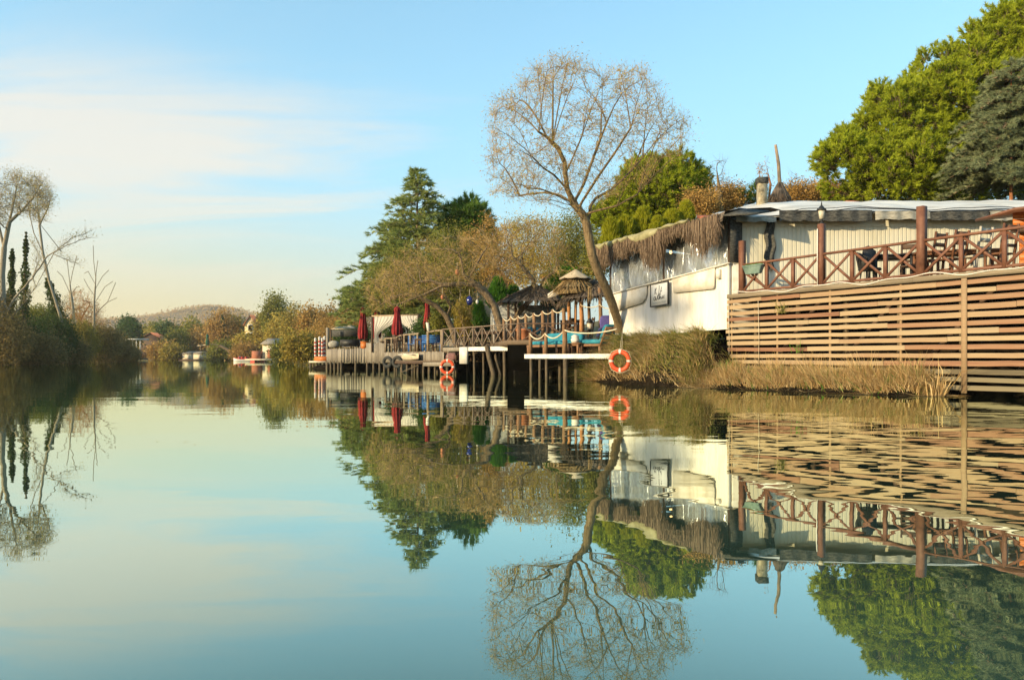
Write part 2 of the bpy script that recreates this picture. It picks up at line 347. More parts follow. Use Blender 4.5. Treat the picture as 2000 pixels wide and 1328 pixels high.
def water_mat():
    m = bpy.data.materials.new('river_water'); m.use_nodes = True; nt = m.node_tree; N = nt.nodes; L = nt.links; N.clear()
    out = N.new('ShaderNodeOutputMaterial'); tc = N.new('ShaderNodeTexCoord')
    def noise(sc, scale, detail, rot=0, dist=0.0, off=(0,0,0)):
        mp = N.new('ShaderNodeMapping'); mp.inputs['Scale'].default_value = sc; mp.inputs['Rotation'].default_value = (0,0,rot); mp.inputs['Location'].default_value = off
        L.new(tc.outputs['Object'], mp.inputs[0]); n = N.new('ShaderNodeTexNoise'); n.inputs['Scale'].default_value = scale
        n.inputs['Detail'].default_value = detail; n.inputs['Distortion'].default_value = dist; n.inputs['Roughness'].default_value = .45; L.new(mp.outputs[0], n.inputs['Vector']); return n.outputs['Fac']
    def math_(op, a, b):
        x = N.new('ShaderNodeMath'); x.operation = op
        for i, q in enumerate((a, b)):
            if isinstance(q, (int, float)): x.inputs[i].default_value = q
            else: L.new(q, x.inputs[i])
        return x.outputs[0]
    swell = noise((.5,1,1), .78, 1.5, R(-25), .4, (13.7,41.3,0)); rip = noise((.6,1,1), 3.2, 2, R(-15)); patch = noise((.6,1,1), .055, 2)
    pr = N.new('ShaderNodeMapRange'); pr.inputs['From Min'].default_value = .42; pr.inputs['From Max'].default_value = .62; pr.inputs['To Min'].default_value = .25; pr.inputs['To Max'].default_value = 1.0
    L.new(patch, pr.inputs['Value'])
    sx = N.new('ShaderNodeSeparateXYZ'); L.new(tc.outputs['Object'], sx.inputs[0])
    xr = N.new('ShaderNodeMapRange'); xr.inputs['From Min'].default_value = -3; xr.inputs['From Max'].default_value = 4; xr.inputs['To Min'].default_value = .3; xr.inputs['To Max'].default_value = 1.0
    L.new(sx.outputs[0], xr.inputs['Value'])
    h = math_('ADD', math_('MULTIPLY', math_('MULTIPLY', swell, WAVE_A), xr.outputs[0]), math_('MULTIPLY', math_('MULTIPLY', rip, WAVE_B), pr.outputs[0]))
    b = N.new('ShaderNodeBump'); b.inputs['Strength'].default_value = 1; b.inputs['Distance'].default_value = 1; L.new(h, b.inputs['Height'])
    lw = N.new('ShaderNodeLayerWeight'); lw.inputs['Blend'].default_value = .5
    rp = N.new('ShaderNodeValToRGB'); e = rp.color_ramp.elements
    for p, v in ((.0,.03),(.35,.06),(.593,.27),(.81,.80),(.93,.97),(1,1)):
        if p == 0: x = e[0]
        elif p == 1: x = e[-1]
        else: x = e.new(p)
        x.position = p; x.color = (v,v,v,1)
    L.new(lw.outputs['Facing'], rp.inputs[0])
    g = N.new('ShaderNodeBsdfGlossy'); g.inputs['Roughness'].default_value = 0.0; g.inputs['Color'].default_value = (.85,.94,.83,1); L.new(b.outputs[0], g.inputs['Normal'])
    d = N.new('ShaderNodeBsdfDiffuse'); d.inputs['Color'].default_value = WATER_BODY
    mx = N.new('ShaderNodeMixShader'); L.new(rp.outputs[0], mx.inputs[0]); L.new(d.outputs[0], mx.inputs[1]); L.new(g.outputs[0], mx.inputs[2])
    L.new(mx.outputs[0], out.inputs['Surface']); return m
WAVE_A, WAVE_B, WATER_BODY = .0115, .003, (.05,.092,.062,1)
M['water'] = water_mat()
# ---------------------------------------------------------------- camera, light, sky
cam = bpy.data.cameras.new('camera'); co = bpy.data.objects.new('camera', cam); col.objects.link(co)
cam.sensor_width = 36; cam.lens = F/2000*36; cam.shift_y = 34/2000; cam.clip_end = 9000; cam.clip_start = .05
co.location = (0,0,CH); co.rotation_euler = (R(90),0,0); scene.camera = co
SUN_EL = 15.0; SKY_GAIN = 1.6; HAZE = .00022; SUN_DIR = np.array([-.86,-.51]); SUN_AZ = math.atan2(SUN_DIR[0], SUN_DIR[1])     # clockwise from +Y
sl = bpy.data.lights.new('sun', 'SUN'); so = bpy.data.objects.new('sun', sl); col.objects.link(so)
sl.energy = 5.0; sl.angle = R(.6); sl.color = (1,.79,.46)
from mathutils import Vector
d3 = Vector((math.sin(SUN_AZ)*math.cos(R(SUN_EL)), math.cos(SUN_AZ)*math.cos(R(SUN_EL)), math.sin(R(SUN_EL))))
so.rotation_euler = d3.to_track_quat('Z', 'Y').to_euler()
wd = bpy.data.worlds.new('World'); scene.world = wd; wd.use_nodes = True; nt = wd.node_tree; N = nt.nodes; L = nt.links; N.clear()
wo = N.new('ShaderNodeOutputWorld'); bg = N.new('ShaderNodeBackground'); bg.inputs['Strength'].default_value = .14
sky = N.new('ShaderNodeTexSky'); sky.sky_type = 'NISHITA'; sky.sun_disc = False; sky.sun_elevation = R(SUN_EL); sky.sun_rotation = SUN_AZ
sky.air_density = 1.0; sky.dust_density = 1.6; sky.ozone_density = 1.5
tc = N.new('ShaderNodeTexCoord'); sp = N.new('ShaderNodeSeparateXYZ'); L.new(tc.outputs['Generated'], sp.inputs[0])
def mth(op, a, b=None):
    x = N.new('ShaderNodeMath'); x.operation = op
    for i, q in enumerate((a, b)):
        if q is None: continue
        if isinstance(q, (int, float)): x.inputs[i].default_value = q
        else: L.new(q, x.inputs[i])
    return x.outputs[0]
def mrange(v, a, b, c, d, smooth=True):
    x = N.new('ShaderNodeMapRange'); x.interpolation_type = 'SMOOTHSTEP' if smooth else 'LINEAR'
    for k, q in zip(('From Min','From Max','To Min','To Max'), (a,b,c,d)): x.inputs[k].default_value = q
    L.new(v, x.inputs['Value']); return x.outputs[0]
zz = mth('MAXIMUM', sp.outputs[2], 0.0); den = mth('ADD', zz, .16)
cb = N.new('ShaderNodeCombineXYZ'); L.new(mth('DIVIDE', sp.outputs[0], den), cb.inputs[0]); L.new(mth('DIVIDE', sp.outputs[1], den), cb.inputs[1])
mpn = N.new('ShaderNodeMapping'); mpn.inputs['Scale'].default_value = (.62,1.5,1); mpn.inputs['Rotation'].default_value = (0,0,R(14)); mpn.inputs['Location'].default_value = (3.3,1.72,0); L.new(cb.outputs[0], mpn.inputs[0])
cn = N.new('ShaderNodeTexNoise'); cn.inputs['Scale'].default_value = 1.0; cn.inputs['Detail'].default_value = 7; cn.inputs['Roughness'].default_value = .6; cn.inputs['Distortion'].default_value = .7
L.new(mpn.outputs[0], cn.inputs['Vector'])
left = mrange(sp.outputs[0], -.45, .22, .13, -.2)
cf = mrange(mth('ADD', cn.outputs['Fac'], left), .45, .72, 0, .7)
cf = mth('MULTIPLY', mth('MULTIPLY', cf, mrange(sp.outputs[2], .05, .2, .1, 1)), mrange(sp.outputs[2], .27, .37, 1, .12))
hs = N.new('ShaderNodeHueSaturation'); hs.inputs['Hue'].default_value = .485; hs.inputs['Saturation'].default_value = 1.15; hs.inputs['Value'].default_value = SKY_GAIN
L.new(sky.outputs[0], hs.inputs['Color'])
# thin bright veil of evening haze: creamy near the horizon (more to the left), pale cyan above it
def veil(src, fac, colr):
    x = N.new('ShaderNodeMix'); x.data_type = 'RGBA'; L.new(fac, x.inputs[0]); L.new(src, x.inputs[6]); x.inputs[7].default_value = (*colr,1); return x.outputs[2]
v1 = veil(hs.outputs[0], mrange(sp.outputs[2], .02, .46, .85, .3), (2.1,3.95,4.9))
low = mth('MULTIPLY', mrange(sp.outputs[2], -.02, .24, 1, 0), mrange(sp.outputs[0], -.5, .35, 1.0, .18))
v2 = veil(v1, low, (4.7,3.75,1.6))
mixc = N.new('ShaderNodeMix'); mixc.data_type = 'RGBA'; L.new(cf, mixc.inputs[0]); L.new(v2, mixc.inputs[6]); mixc.inputs[7].default_value = (4.9,4.25,3.45,1)
L.new(mixc.outputs[2], bg.inputs['Color']); L.new(bg.outputs[0], wo.inputs['Surface'])
scene.view_settings.view_transform = 'Standard'; scene.view_settings.look = 'None'; scene.view_settings.gamma = 1; scene.view_settings.exposure = 0.62
cy = scene.cycles; cy.max_bounces = 8; cy.transparent_max_bounces = 12; cy.diffuse_bounces = 3; cy.glossy_bounces = 4; cy.caustics_reflective = False; cy.caustics_refractive = False
cy.use_denoising = True
# ---------------------------------------------------------------- terrain
RIVER = [(26,-60),(24,0),(16,10),(13.5,18),(10,25),(7.0,31),(5,36.5),(2.5,42),(-1,47.5),(-6,55),(-12,65),(-16.5,74),(-23,95),(-34,130),(-48,172),(-64,207),(-85,224),(-130,235),(-320,240),
         (-320,175),(-135,160),(-82,156),(-74,144),(-64,112),(-57,88),(-54,74),(-52,30),(-52,-60)]
def river_sdf(X, Y):
    P = np.stack([X.ravel(), Y.ravel()], 1); d = np.full(len(P), 1e9); n = len(RIVER)
    for i in range(n):
        a, b = np.array(RIVER[i], float), np.array(RIVER[(i+1)%n], float); e = b-a
        t = np.clip(((P-a)@e)/(e@e), 0, 1); d = np.minimum(d, np.linalg.norm(P-a-t[:,None]*e, axis=1))
    return np.where(inside(RIVER, P), -d, d).reshape(X.shape)
def sst(x, a, b): t = np.clip((x-a)/(b-a), 0, 1); return t*t*(3-2*t)
def ground_h(X, Y):
    X, Y = np.atleast_1d(np.asarray(X, float)), np.atleast_1d(np.asarray(Y, float)); d = river_sdf(X, Y)
    right = sst(X+.33*Y, -12, 12)*sst(-Y, -150, -60)
    h = np.where(d < 0, np.maximum(-1.6, d*.6), .75*sst(d, 0, 2.5)+1.6*sst(d, 3, 60))
    h = h+right*(1.0*sst(d, 1.5, 5)+4.5*sst(d, 7, 40)+9*sst(d, 30, 140))
    return h
gx = np.concatenate([-np.geomspace(2500,90,26), np.linspace(-86,40,170), np.geomspace(42,2500,30)])
gy = np.concatenate([np.linspace(-70,0,12), np.linspace(2,110,120), np.linspace(112,260,75), np.geomspace(265,4000,30)])
GXm, GYm = np.meshgrid(gx, gy, indexing='ij'); GH = ground_h(GXm.ravel(), GYm.ravel()).reshape(GXm.shape)
GH = GH+np.where(GH > .3, .12*np.sin(GXm*1.7+GYm*.9)*np.cos(GYm*1.3), 0)
tag(MB().grid(np.stack([GXm,GYm,GH], -1)).build('ground', M['ground'], smooth=True), kind='structure')
wm = MB(); wm.add([(-330,-60,0),(40,-60,0),(40,262,0),(-330,262,0)], [[0,1,2,3]])
tag(wm.build('water', M['water']), kind='structure')
# far wooded hill
hx = np.linspace(-1500, 900, 160); hy = np.linspace(900, 2100, 60); HX, HYm = np.meshgrid(hx, hy, indexing='ij')
pxs = HX/HYm*F+CX
prof = np.interp(pxs, [-300,100,200,240,300,340,400,450,500,600,700,1000,1500], [22,50,70,74,78,85,91,88,80,58,42,30,20])   # px above horizon
env = sst(HYm, 900, 1500)*(1-.25*sst(HYm, 1600, 2100))
HZ = CH+prof/F*1500*env+6*np.sin(HX*.021+1)*np.cos(HYm*.017)*env+2
HZ += rng.normal(size=HZ.shape)*1.2*env
tag(MB().grid(np.stack([HX,HYm,HZ], -1)).build('hills', M['hill'], smooth=True), kind='structure')
mb = MB(); n = 60000; i = rng.integers(30, 125, n); j = rng.integers(6, 48, n)
C = np.stack([HX[i,j], HYm[i,j], HZ[i,j]], 1)+rng.normal(size=(n,3))*np.array([10,12,1.0])+np.array([0,0,.6]); Nn = nrm(np.array([-.5,-.6,.6])+rdir(n)*.35)
cards(mb, C, np.cross(Nn, rdir(n)), Nn, rng.uniform(3,6,n), rng.uniform(3,5,n))
tag(mb.build('hillside_woods', M['hill_leaf']), 'distant brown autumn woodland covering the low hill behind the river bend', 'woodland', kind='stuff')

hm = bpy.data.materials.new('haze_air'); hm.use_nodes = True; hn = hm.node_tree; hn.nodes.clear(); ho = hn.nodes.new('ShaderNodeOutputMaterial'); hv = hn.nodes.new('ShaderNodeVolumePrincipled')
hv.inputs['Color'].default_value = (.95,.88,.78,1); hv.inputs['Density'].default_value = HAZE; hv.inputs['Anisotropy'].default_value = .2; hn.links.new(hv.outputs[0], ho.inputs['Volume'])
tag(MB().box((-300,1000,58), (2700,2300,124)).build('haze', hm), kind='stuff')
# ================================================================ shoreline frame of the terrace and the white hut
O2 = np.array([6.57, 23.6]); E2 = np.array([.5, -.8660254]); N2 = np.array([.8660254, .5]); EZ = np.array([0,0,1.])
E3 = np.array([*E2, 0]); N3 = np.array([*N2, 0]); AE = math.atan2(E2[1], E2[0])
def T(t, n, z): return np.array([*(O2+E2*t+N2*n), z])
def tpx(px, n=0.0):
    r = (px-CX)/F; o = O2+N2*n; return (r*o[1]-o[0])/(E2[0]-r*E2[1])
DZ = 2.76
# ---------------------------------------------------------------- river bank under them
tk = [-9,-6,-4,0,1.5,5,6.2,7.2,9,14]; nk = [-.3,-.75,-1.6,-2.3,-2.4,-1.7,-1.5,-.3,.2,.4]
ts = np.linspace(-7.1, 14, 85); ns = np.concatenate([np.linspace(0,1,14), np.linspace(1.08,2.6,10)])
def bank_pt(t, u):
    toe = np.interp(t, tk, nk); n = np.where(u <= 1, toe+(0-toe)*u, (u-1)*3.2)
    hi = sst(-t, -.5, .3); top = (.55+.87*sst(t, -6.4, -4.6))*hi+.34*(1-hi)
    z = np.where(u <= 1, -.5+(top+.5)*np.minimum(1, u*1.25+.22*np.sin(u*3.14))**.8, top+2.3*sst(u, 1.7, 2.5)*(1-hi))
    z = z-1.6*sst(t, 6.3, 7.4)
    z = np.where(u <= 0, -.7, z)+.05*np.sin(t*3.1)*np.sin(u*7+t)
    return np.stack([O2[0]+E2[0]*t+N2[0]*n, O2[1]+E2[1]*t+N2[1]*n, z], -1)
TT, UU = np.meshgrid(ts, ns, indexing='ij')
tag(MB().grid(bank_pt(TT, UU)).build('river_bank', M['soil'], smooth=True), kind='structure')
# ---------------------------------------------------------------- terrace
o0 = T(0,0,0)
ter = thing('timber_terrace', 'long weathered terrace with a front of pale and rusty horizontal slats above the reeds', 'terrace', o0, AE)
m = MB(); a = T(.0,.05,DZ-.16); b = T(14,.05,DZ-.16); m.prism([a, b, T(14,9,DZ-.16), np.array([19,23.95,DZ-.16]), np.array([6.6,23.95,DZ-.16])][::-1], (0,0,.15))
m.build('deck_floor', M['deck'], ter)
m = MB()
t = -.02
for s in (3.15, 2.8, 3.6, 4.6): m.obox(T(t+s/2-.004, -.03, DZ-.055+rng.uniform(-.004,.004)), E3*(s/2-.004), N3*.055, EZ*.062); t += s
m.build('edge_board', M['edge'], ter)
m = MB(); mdry = m; mwet = MB()
for k in range(14):
    m = mdry if k < 11 else mwet
    z = 2.545-.181*k; t = -.05+rng.uniform(-.04,.04)
    while t < 13.8:
        s = rng.choice([2.1, 2.9, 3.9, 5.2, 1.4], p=[.2,.25,.3,.15,.1])+rng.uniform(-.1,.1)
        p0 = T(t+.003, -.045+rng.uniform(-.006,.006), z+rng.uniform(-.012,.012)); p1 = T(min(t+s-.003, 14), -.045+rng.uniform(-.006,.006), z+rng.uniform(-.012,.012))
        # a slightly wavy board
        nn = 8; hw = .055+rng.uniform(-.006,.006); P = []
        for q in range(nn+1):
            c = p0+(p1-p0)*q/nn+EZ*rng.uniform(-.003,.003); e = rng.uniform(-.003,.003)
            P.append([c-N3*.014-EZ*(hw+e), c-N3*.014+EZ*(hw-e), c+N3*.014+EZ*(hw-e), c+N3*.014-EZ*(hw+e), c-N3*.014-EZ*(hw+e)])
        m.grid(np.array(P)); t += s
mdry.build('slat_screen', M['slat'], ter); tag(mwet.build('slat_screen', M['slat_damp'], ter), 'damp stained lowest slats')
for px, w in ((1430,.04),(1519,.05),(1622,.06),(1760,.05),(1887,.12),(2070,.1)):
    tt = tpx(px); MB().obox(T(tt, -.076 if w > .1 else -.012, 1.35), E3*w/2, N3*.012, EZ*1.28).build('batten', M['slat'], ter)
for k in range(9):
    tt = .5+1.55*k; MB().tube([T(tt, .6, -.4), T(tt, .6, DZ-.17)], .07, 7).build('support_post', M['pile'], ter)
for k in range(6):
    tt = 1+2.3*k; MB().beam(T(tt, .5, .5), T(tt+1.9, .45, 2.4), .09, .05, N3).build('brace', M['dark_wood'], ter)
# white cable lying along the edge, thin cords on the slats
m = MB(); P = []
for q in range(100):
    tt = .2+13.5*q/99; P.append(T(tt, -.1, DZ+.0+.045*math.sin(tt*2.3)+.03*math.sin(tt*5.1)))
m.tube(P, .013, 6)
tag(m.build('white_cable', M['white_paint'], smooth=True), 'thin white cable snaking along the edge of the slatted terrace', 'cable')
m = MB(); P = [T(tpx(1600), -.12, 4.2), T(tpx(1600), -.12, DZ)]; m.tube(P, .014, 6)
for px, z0, label in ((1427, 2.5, 'thin pale cord hanging down the left end of the slats beside the white hut'), (1485, 2.5, 'thin pale cord hanging over the slats under the green tub')):
    tt = tpx(px); c = MB().tube([T(tt, -.09, z0), T(tt+.04, -.1, 1.4), T(tt+.02, -.1, .5)], .008, 5).build('cord', M['rope'], smooth=True); tag(c, label, 'cord')
# ---------------------------------------------------------------- railing
rl = thing('timber_railing', 'reddish brown timber railing of crossed braces along the terrace edge', 'railing', T(0,.1,DZ), AE)
st = [.42+.935*k for k in range(14)]; RT = 3.62
for k, tt in enumerate(st):
    if k % 3 == 0:
        top = 4.34 if k == 0 else 4.43; w = .075 if k < 6 else .085
        MB().obox(T(tt, .1, (DZ+top)/2), E3*w, N3*w, EZ*(top-DZ)/2).build('post', M['red_wood'], rl)
    else: MB().obox(T(tt, .1, (DZ+RT-.03)/2), E3*.045, N3*.035, EZ*(RT-.03-DZ)/2).build('baluster', M['red_wood'], rl)
for k in range(len(st)-1):
    wa = .08 if k % 3 == 0 else .048; wb = .08 if (k+1) % 3 == 0 else .048; a, b = st[k]+wa, st[k+1]-wb
    MB().beam(T(a, .082, DZ+.1), T(b, .082, RT-.06), .03, .062, EZ).build('cross_brace', M['red_wood'], rl)
    MB().beam(T(a, .118, RT-.06), T(b, .118, DZ+.1), .03, .062, EZ).build('cross_brace', M['red_wood'], rl)
    if k == 0:
        MB().beam(T(st[0]+.08, .15, DZ+.6), T(st[1]-.05, .15, DZ+.12), .03, .06, EZ).build('cross_brace', M['red_wood'], rl)
m = MB(); m2 = MB()
for k in range(0, 13, 3):
    a, b = st[k]+.087, (st[k+3]-.087 if k+3 < len(st) else st[-1])
    m.obox(T((a+b)/2, .1, RT), E3*(b-a)/2, N3*.05, EZ*.028); m2.obox(T((a+b)/2, .1, DZ+.07), E3*(b-a)/2, N3*.03, EZ*.03)
m.build('top_rail', M['red_wood'], rl); m2.build('bottom_rail', M['red_wood'], rl)
tag(MB().tube([T(st[3]-.05, .0, 4.3), T(st[3]-.055, .0, 3.4), T(st[3]-.05,.0,DZ+.02)], .014, 6).build('conduit', M['white_paint']), 'slim pale conduit running down the railing post that carries the lantern', 'conduit')
# lantern
p = T(st[3], .1, 4.43); ln = thing('post_lantern', 'small black garden lantern with a pale glass body on top of a railing post', 'lantern', p)
MB().lathe([(0,0),(.07,0),(.07,.02),(.025,.05),(.02,.1),(.06,.13),(.0,.13)], p, 10).build('base', M['black'], ln)
MB().lathe([(0,.131),(.06,.131),(.09,.36),(0,.36)], p, 6).build('lamp_glass', M['lamp_glass'], ln)
MB().lathe([(0,.362),(.135,.362),(.13,.39),(.06,.46),(.02,.5),(.02,.53),(.008,.6),(0,.61)], p, 6).build('cap', M['black'], ln)
# planter tub on the first panel
p = T(st[0]+.55, -.02, 3.44); tb = thing('planter_tub', 'faded green plastic trough with short grass hung on the railing by the first post', 'planter', p, AE)
m = MB(); A = [(-.34,-.1),(.34,-.1),(.34,.1),(-.34,.1)]; B = [(-.24,-.07),(.24,-.07),(.24,.07),(-.24,.07)]
top = [p+E3*x+N3*y+EZ*.1 for x, y in A]; bot = [p+E3*x+N3*y-EZ*.14 for x, y in B]
m.add(top+bot, [[0,1,5,4],[1,2,6,5],[2,3,7,6],[3,0,4,7]]); m.add(bot, [[3,2,1,0]])
for q in range(4): m.beam(top[q], top[(q+1)%4], .025, .03)
m.add([x-EZ*.03 for x in top], [[0,1,2,3]])
m.build('tub', M['green_tub'], tb)
m = MB(); n = 160; C = p+rng.uniform(-1,1,(n,1))*E3*.28+rng.uniform(-1,1,(n,1))*N3*.07+EZ*.12
cards(m, C, np.array([0,0,1])+rdir(n)*.5, rdir(n), np.full(n,.1), np.full(n,.018)); m.build('plants', M['thuja_green'], tb)
# ---------------------------------------------------------------- chairs, tables
def chair(name, label, loc, rz, mat, group='wooden chairs on the terrace'):
    t = thing(name, label, 'chair', loc, 0, group); B = lambda: MB()
    w, d, sh, bh = .43, .42, .47, 1.1
    def bl(nm, mb): return mb.build(nm, mat, t, world=False)
    bl('seat', B().box((0,0,sh-.02), (w,d,.035)))
    for sx in (-1,1):
        bl('leg', B().box((sx*(w/2-.025), d/2-.025, (sh-.04)/2), (.045,.045,sh-.04)))
        bl('back_post', B().beam((sx*(w/2-.022), -d/2+.02, 0), (sx*(w/2-.022), -d/2-.02, sh), .044, .044, (0,1,0)).beam((sx*(w/2-.022), -d/2-.02, sh), (sx*(w/2-.022), -d/2-.12, bh), .044, .044, (0,1,0)))
        bl('stretcher', B().box((sx*(w/2-.025), 0, .2), (.025, d-.08, .035)))
    for z, h in ((.62,.07),(.80,.09),(1.0,.13)):
        bl('back_slat', B().box((0, -d/2-.02-.1*(z-sh)/(bh-sh), z), (w-.09, .022, h)))
    t.rotation_euler = (0,0,rz); return t
def at_px(px, Y, z): return np.array([XX(px, Y), Y, z])
DF = DZ-.008
chair('wooden_chair', 'brown wooden chair just right of the tallest post, its back to the railing', at_px(1815,18.9,DF), R(25), M['chair_wood'])
chair('wooden_chair', 'second brown wooden chair from the tallest post, left of the bleached chair', at_px(1857,18.6,DF), R(18), M['chair_wood'])
chair('wooden_chair', 'sun bleached grey wooden chair between the brown chairs', at_px(1902,18.15,DF), R(22), M['silver_wood'])
chair('wooden_chair', 'tall brown wooden chair beside the orange kiosk', at_px(1951,17.7,DF), R(15), M['chair_wood'])
chair('wooden_chair', 'dark chair half hidden behind the tallest post', at_px(1776,20.1,DF), R(150), M['dark_wood'])
def table(label, loc, rz, sz, mat, name='table'):
    t = thing(name, label, 'table', loc, 0)
    MB().box((0,0,sz[2]-.02), (sz[0],sz[1],.04)).build('tabletop', mat, t, world=False)
    MB().box((0,0,sz[2]-.075), (sz[0]-.12,sz[1]-.12,.068)).build('apron', mat, t, world=False)
    for sx in (-1,1):
        for sy in (-1,1): MB().box((sx*(sz[0]/2-.06), sy*(sz[1]/2-.06), (sz[2]-.042)/2), (.07,.07,sz[2]-.042)).build('leg', mat, t, world=False)
    t.rotation_euler = (0,0,rz); return t
table('dark table behind the row of four wooden chairs', at_px(1868,19.6,DF), R(-15), (1.9,.75,.78), M['chair_wood'])
table('black table left of the tallest post on the terrace', at_px(1738,20.6,DF), R(-10), (1.0,.75,.8), M['black'])
p = at_px(1699,20.4,DF); ch = thing('rattan_chair', 'black round backed armchair with a dark throw beside the black table', 'chair', p)
mm = MB()
th = np.linspace(R(35), R(235), 14)
Pb = np.array([[[p[0]+(.28+.03*q)*math.cos(a), p[1]+(.28+.03*q)*math.sin(a), p[2]+.42+.16*q*(.55+.45*math.sin((a-R(35))/R(200)*math.pi))] for q in range(4)] for a in th])
mm.grid(Pb); mm.grid(Pb+np.array([0.012,.012,.01])); mm.build('backrest', M['black'], ch, smooth=True)
MB().lathe([(0,.38),(.27,.38),(.29,.41),(.27,.44),(0,.44)], p, 16).build('seat', M['black'], ch)
for a in (45,135,225,315): MB().tube([p+np.array([.22*math.cos(R(a)),.22*math.sin(R(a)),.38]), p+np.array([.27*math.cos(R(a)),.27*math.sin(R(a)),0])], .018, 6).build('leg', M['black'], ch)
q0 = p+np.array([-.2,-.22,.0]); mb = MB(); mb.prism([q0+np.array(v) for v in ((-.16,-.05,.35),(.2,-.05,.38),(.24,-.05,.85),(.05,-.05,1.0),(-.1,-.05,.95))], (.02,.06,0))
tag(mb.build('dark_throw', M['black']), 'dark cloth bag hung over the black armchair', 'bag')
# orange kiosk
p = np.array([12.55,19.3,DF]); ko = thing('bar_kiosk', 'orange plank bar kiosk with a projecting roof at the right end of the terrace', 'kiosk', p)
m = MB()
for k in range(7): m.box((p[0]+1.3, p[1], DF+.09+.17*k), (2.6,.05,.162))
m.build('wall', M['orange_wood'], ko)
MB().box((p[0]+1.25, p[1]-.12, DF+1.22), (2.9,.36,.05)).build('counter', M['dark_wood'], ko)
m = MB()
for k in range(3): m.beam((p[0]-.1, p[1]+.1, DF+1.3+.17*k), (p[0]+2.6, p[1]+.1, DF+1.32+.17*k), .04, .16)
m.build('back_board', M['orange_wood'], ko)
MB().prism([(p[0]-.45,p[1]-.5,DF+1.66),(p[0]+2.8,p[1]-.5,DF+2.05),(p[0]+2.8,p[1]-.5,DF+2.12),(p[0]-.45,p[1]-.5,DF+1.72)], (0,1.6,0)).build('roof', M['red_wood'], ko)
for x in (.0, 1.2, 2.4): MB().box((p[0]+x, p[1]-.3, DF+.85+.06*x), (.08,.08,1.65+.12*x)).build('post', M['chair_wood'], ko)
# ---------------------------------------------------------------- cream annex behind the terrace
an = thing('cream_annex', 'long cream clad annex with a pale sheet roof behind the terrace', 'building', (6.5,23.9,DZ))
YW, x0, x1 = 23.9, 6.62, 19.0
xs = np.arange(x0, x1, .012); ph = (xs/.13) % 1; yy = YW+np.where(ph < .1, .018, 0)
P = np.stack([np.stack([xs, yy, np.full_like(xs, z)], 1) for z in (DZ-.02, 3.5, 4.4, 5.05)], 1)
m = MB(); m.grid(P); m.box(((x0+x1)/2, YW+.14, (DZ+5.0)/2), (x1-x0, .2, 5.0-DZ)); m.box(((8.2+x1)/2, YW+.1, 5.17), (x1-8.2, .1, .34)); m.box((x0+.1, YW+2.2, (DZ+5)/2), (.15, 4, 5-DZ)); m.build('wall', M['cream'], an)
MB().box(((x0+x1)/2, YW+.3, 1.05), (x1-x0, .2, 3.3)).build('foundation', M['shade_black'], an)
m = MB(); tops = []; xs2 = np.arange(x0, 15.6, .03)
zb = 4.86+.022*np.abs(np.sin(xs2*math.pi/.36)); Pf = np.stack([np.stack([xs2, np.full_like(xs2,YW-.03), zb], 1), np.stack([xs2, np.full_like(xs2,YW-.03), np.full_like(xs2,5.06)], 1), np.stack([xs2, np.full_like(xs2,YW-.012), np.full_like(xs2,5.06)], 1), np.stack([xs2, np.full_like(xs2,YW-.012), zb], 1), np.stack([xs2, np.full_like(xs2,YW-.03), zb], 1)], 1)
m.grid(Pf); m.build('scalloped_trim', M['cream'], an)
# roof membrane: sagging edge
xr = np.linspace(x0+.05, x1, 90); yr = np.linspace(0, 1, 14); XR, YR = np.meshgrid(xr, yr, indexing='ij')
edge = 5.06+.02*np.sin(XR*1.9)+.015*np.sin(XR*4.3+1)+.22*sst(XR, 7.2, 9.0); rise = np.interp(XR, [6.6,7.4,9.5,19], [.55,1.05,1.28,1.32])
ZR = edge+rise*(YR**.8)+.012*np.sin(XR*2.7+YR*3); PR = np.stack([XR, YW-.35+YR*5, ZR], -1)
m = MB(); m.grid(PR); m.grid((PR-np.array([0,0,.05]))[:, ::-1]); m.build('roof', M['roof_sheet'], an, smooth=True)
m = MB()
for q, (z0, r_) in enumerate(((5.2,.016),(5.27,.012))):
    m.tube([(x, YW-.38, np.interp(x, xr, edge[:,0])+.03+.05*q+.03*math.sin(x*1.3+q)) for x in np.linspace(8.5, 17, 40)], r_, 5)
m.build('roof_cable', M['black'], an)
for a, b, mt, z0, z1 in ((6.75,8.0,'grey_net',4.98,5.08),(8.05,10.9,'shade_net',5.0,5.27),(10.95,12.6,'grey_net',5.05,5.25),(12.62,14.4,'shade_net',5.03,5.24),(14.42,17.5,'grey_net',5.02,5.25)):
    xs3 = np.arange(a, b, .05); low = z0-.03*np.abs(np.sin(xs3*5))-.02*rng.uniform(0,1,len(xs3)); yv = YW-.40+.02*np.sin(xs3*14)
    Pv = np.stack([np.stack([xs3, yv, low],1), np.stack([xs3, yv+.01, np.full_like(xs3,(z0+z1)/2)],1), np.stack([xs3, yv+.015, np.full_like(xs3,z1+.03)],1)],1)
    MB().grid(Pv).grid((Pv+np.array([0,.015,0]))[:, ::-1]).build('valance', M[mt], an)
xs4 = np.linspace(0,1,10); zc = np.linspace(5.1,3.55,30); Pc = np.array([[[7.86+(.22+.16*(i/29.))*(u-.5)*(1 if i < 24 else .6)+.03*math.sin(i*.5), YW-.12+.05*math.sin(u*9+i*.2), z] for u in xs4] for i, z in enumerate(zc)])
MB().grid(Pc).grid((Pc+np.array([0,.02,0]))[:, ::-1]).build('hanging_net', M['shade_net'], an, smooth=True)
p = W(1488,408,27.5); m = MB(); m.box((p[0], p[1], p[2]+.2), (.3,.3,1.35)); m.build('chimney', M['chimney'], an)
MB().box((p[0], p[1], p[2]+.98), (.36,.36,.2)).build('chimney_cap', M['shade_net'], an)
p = W(1661,406,28.3); m = MB()
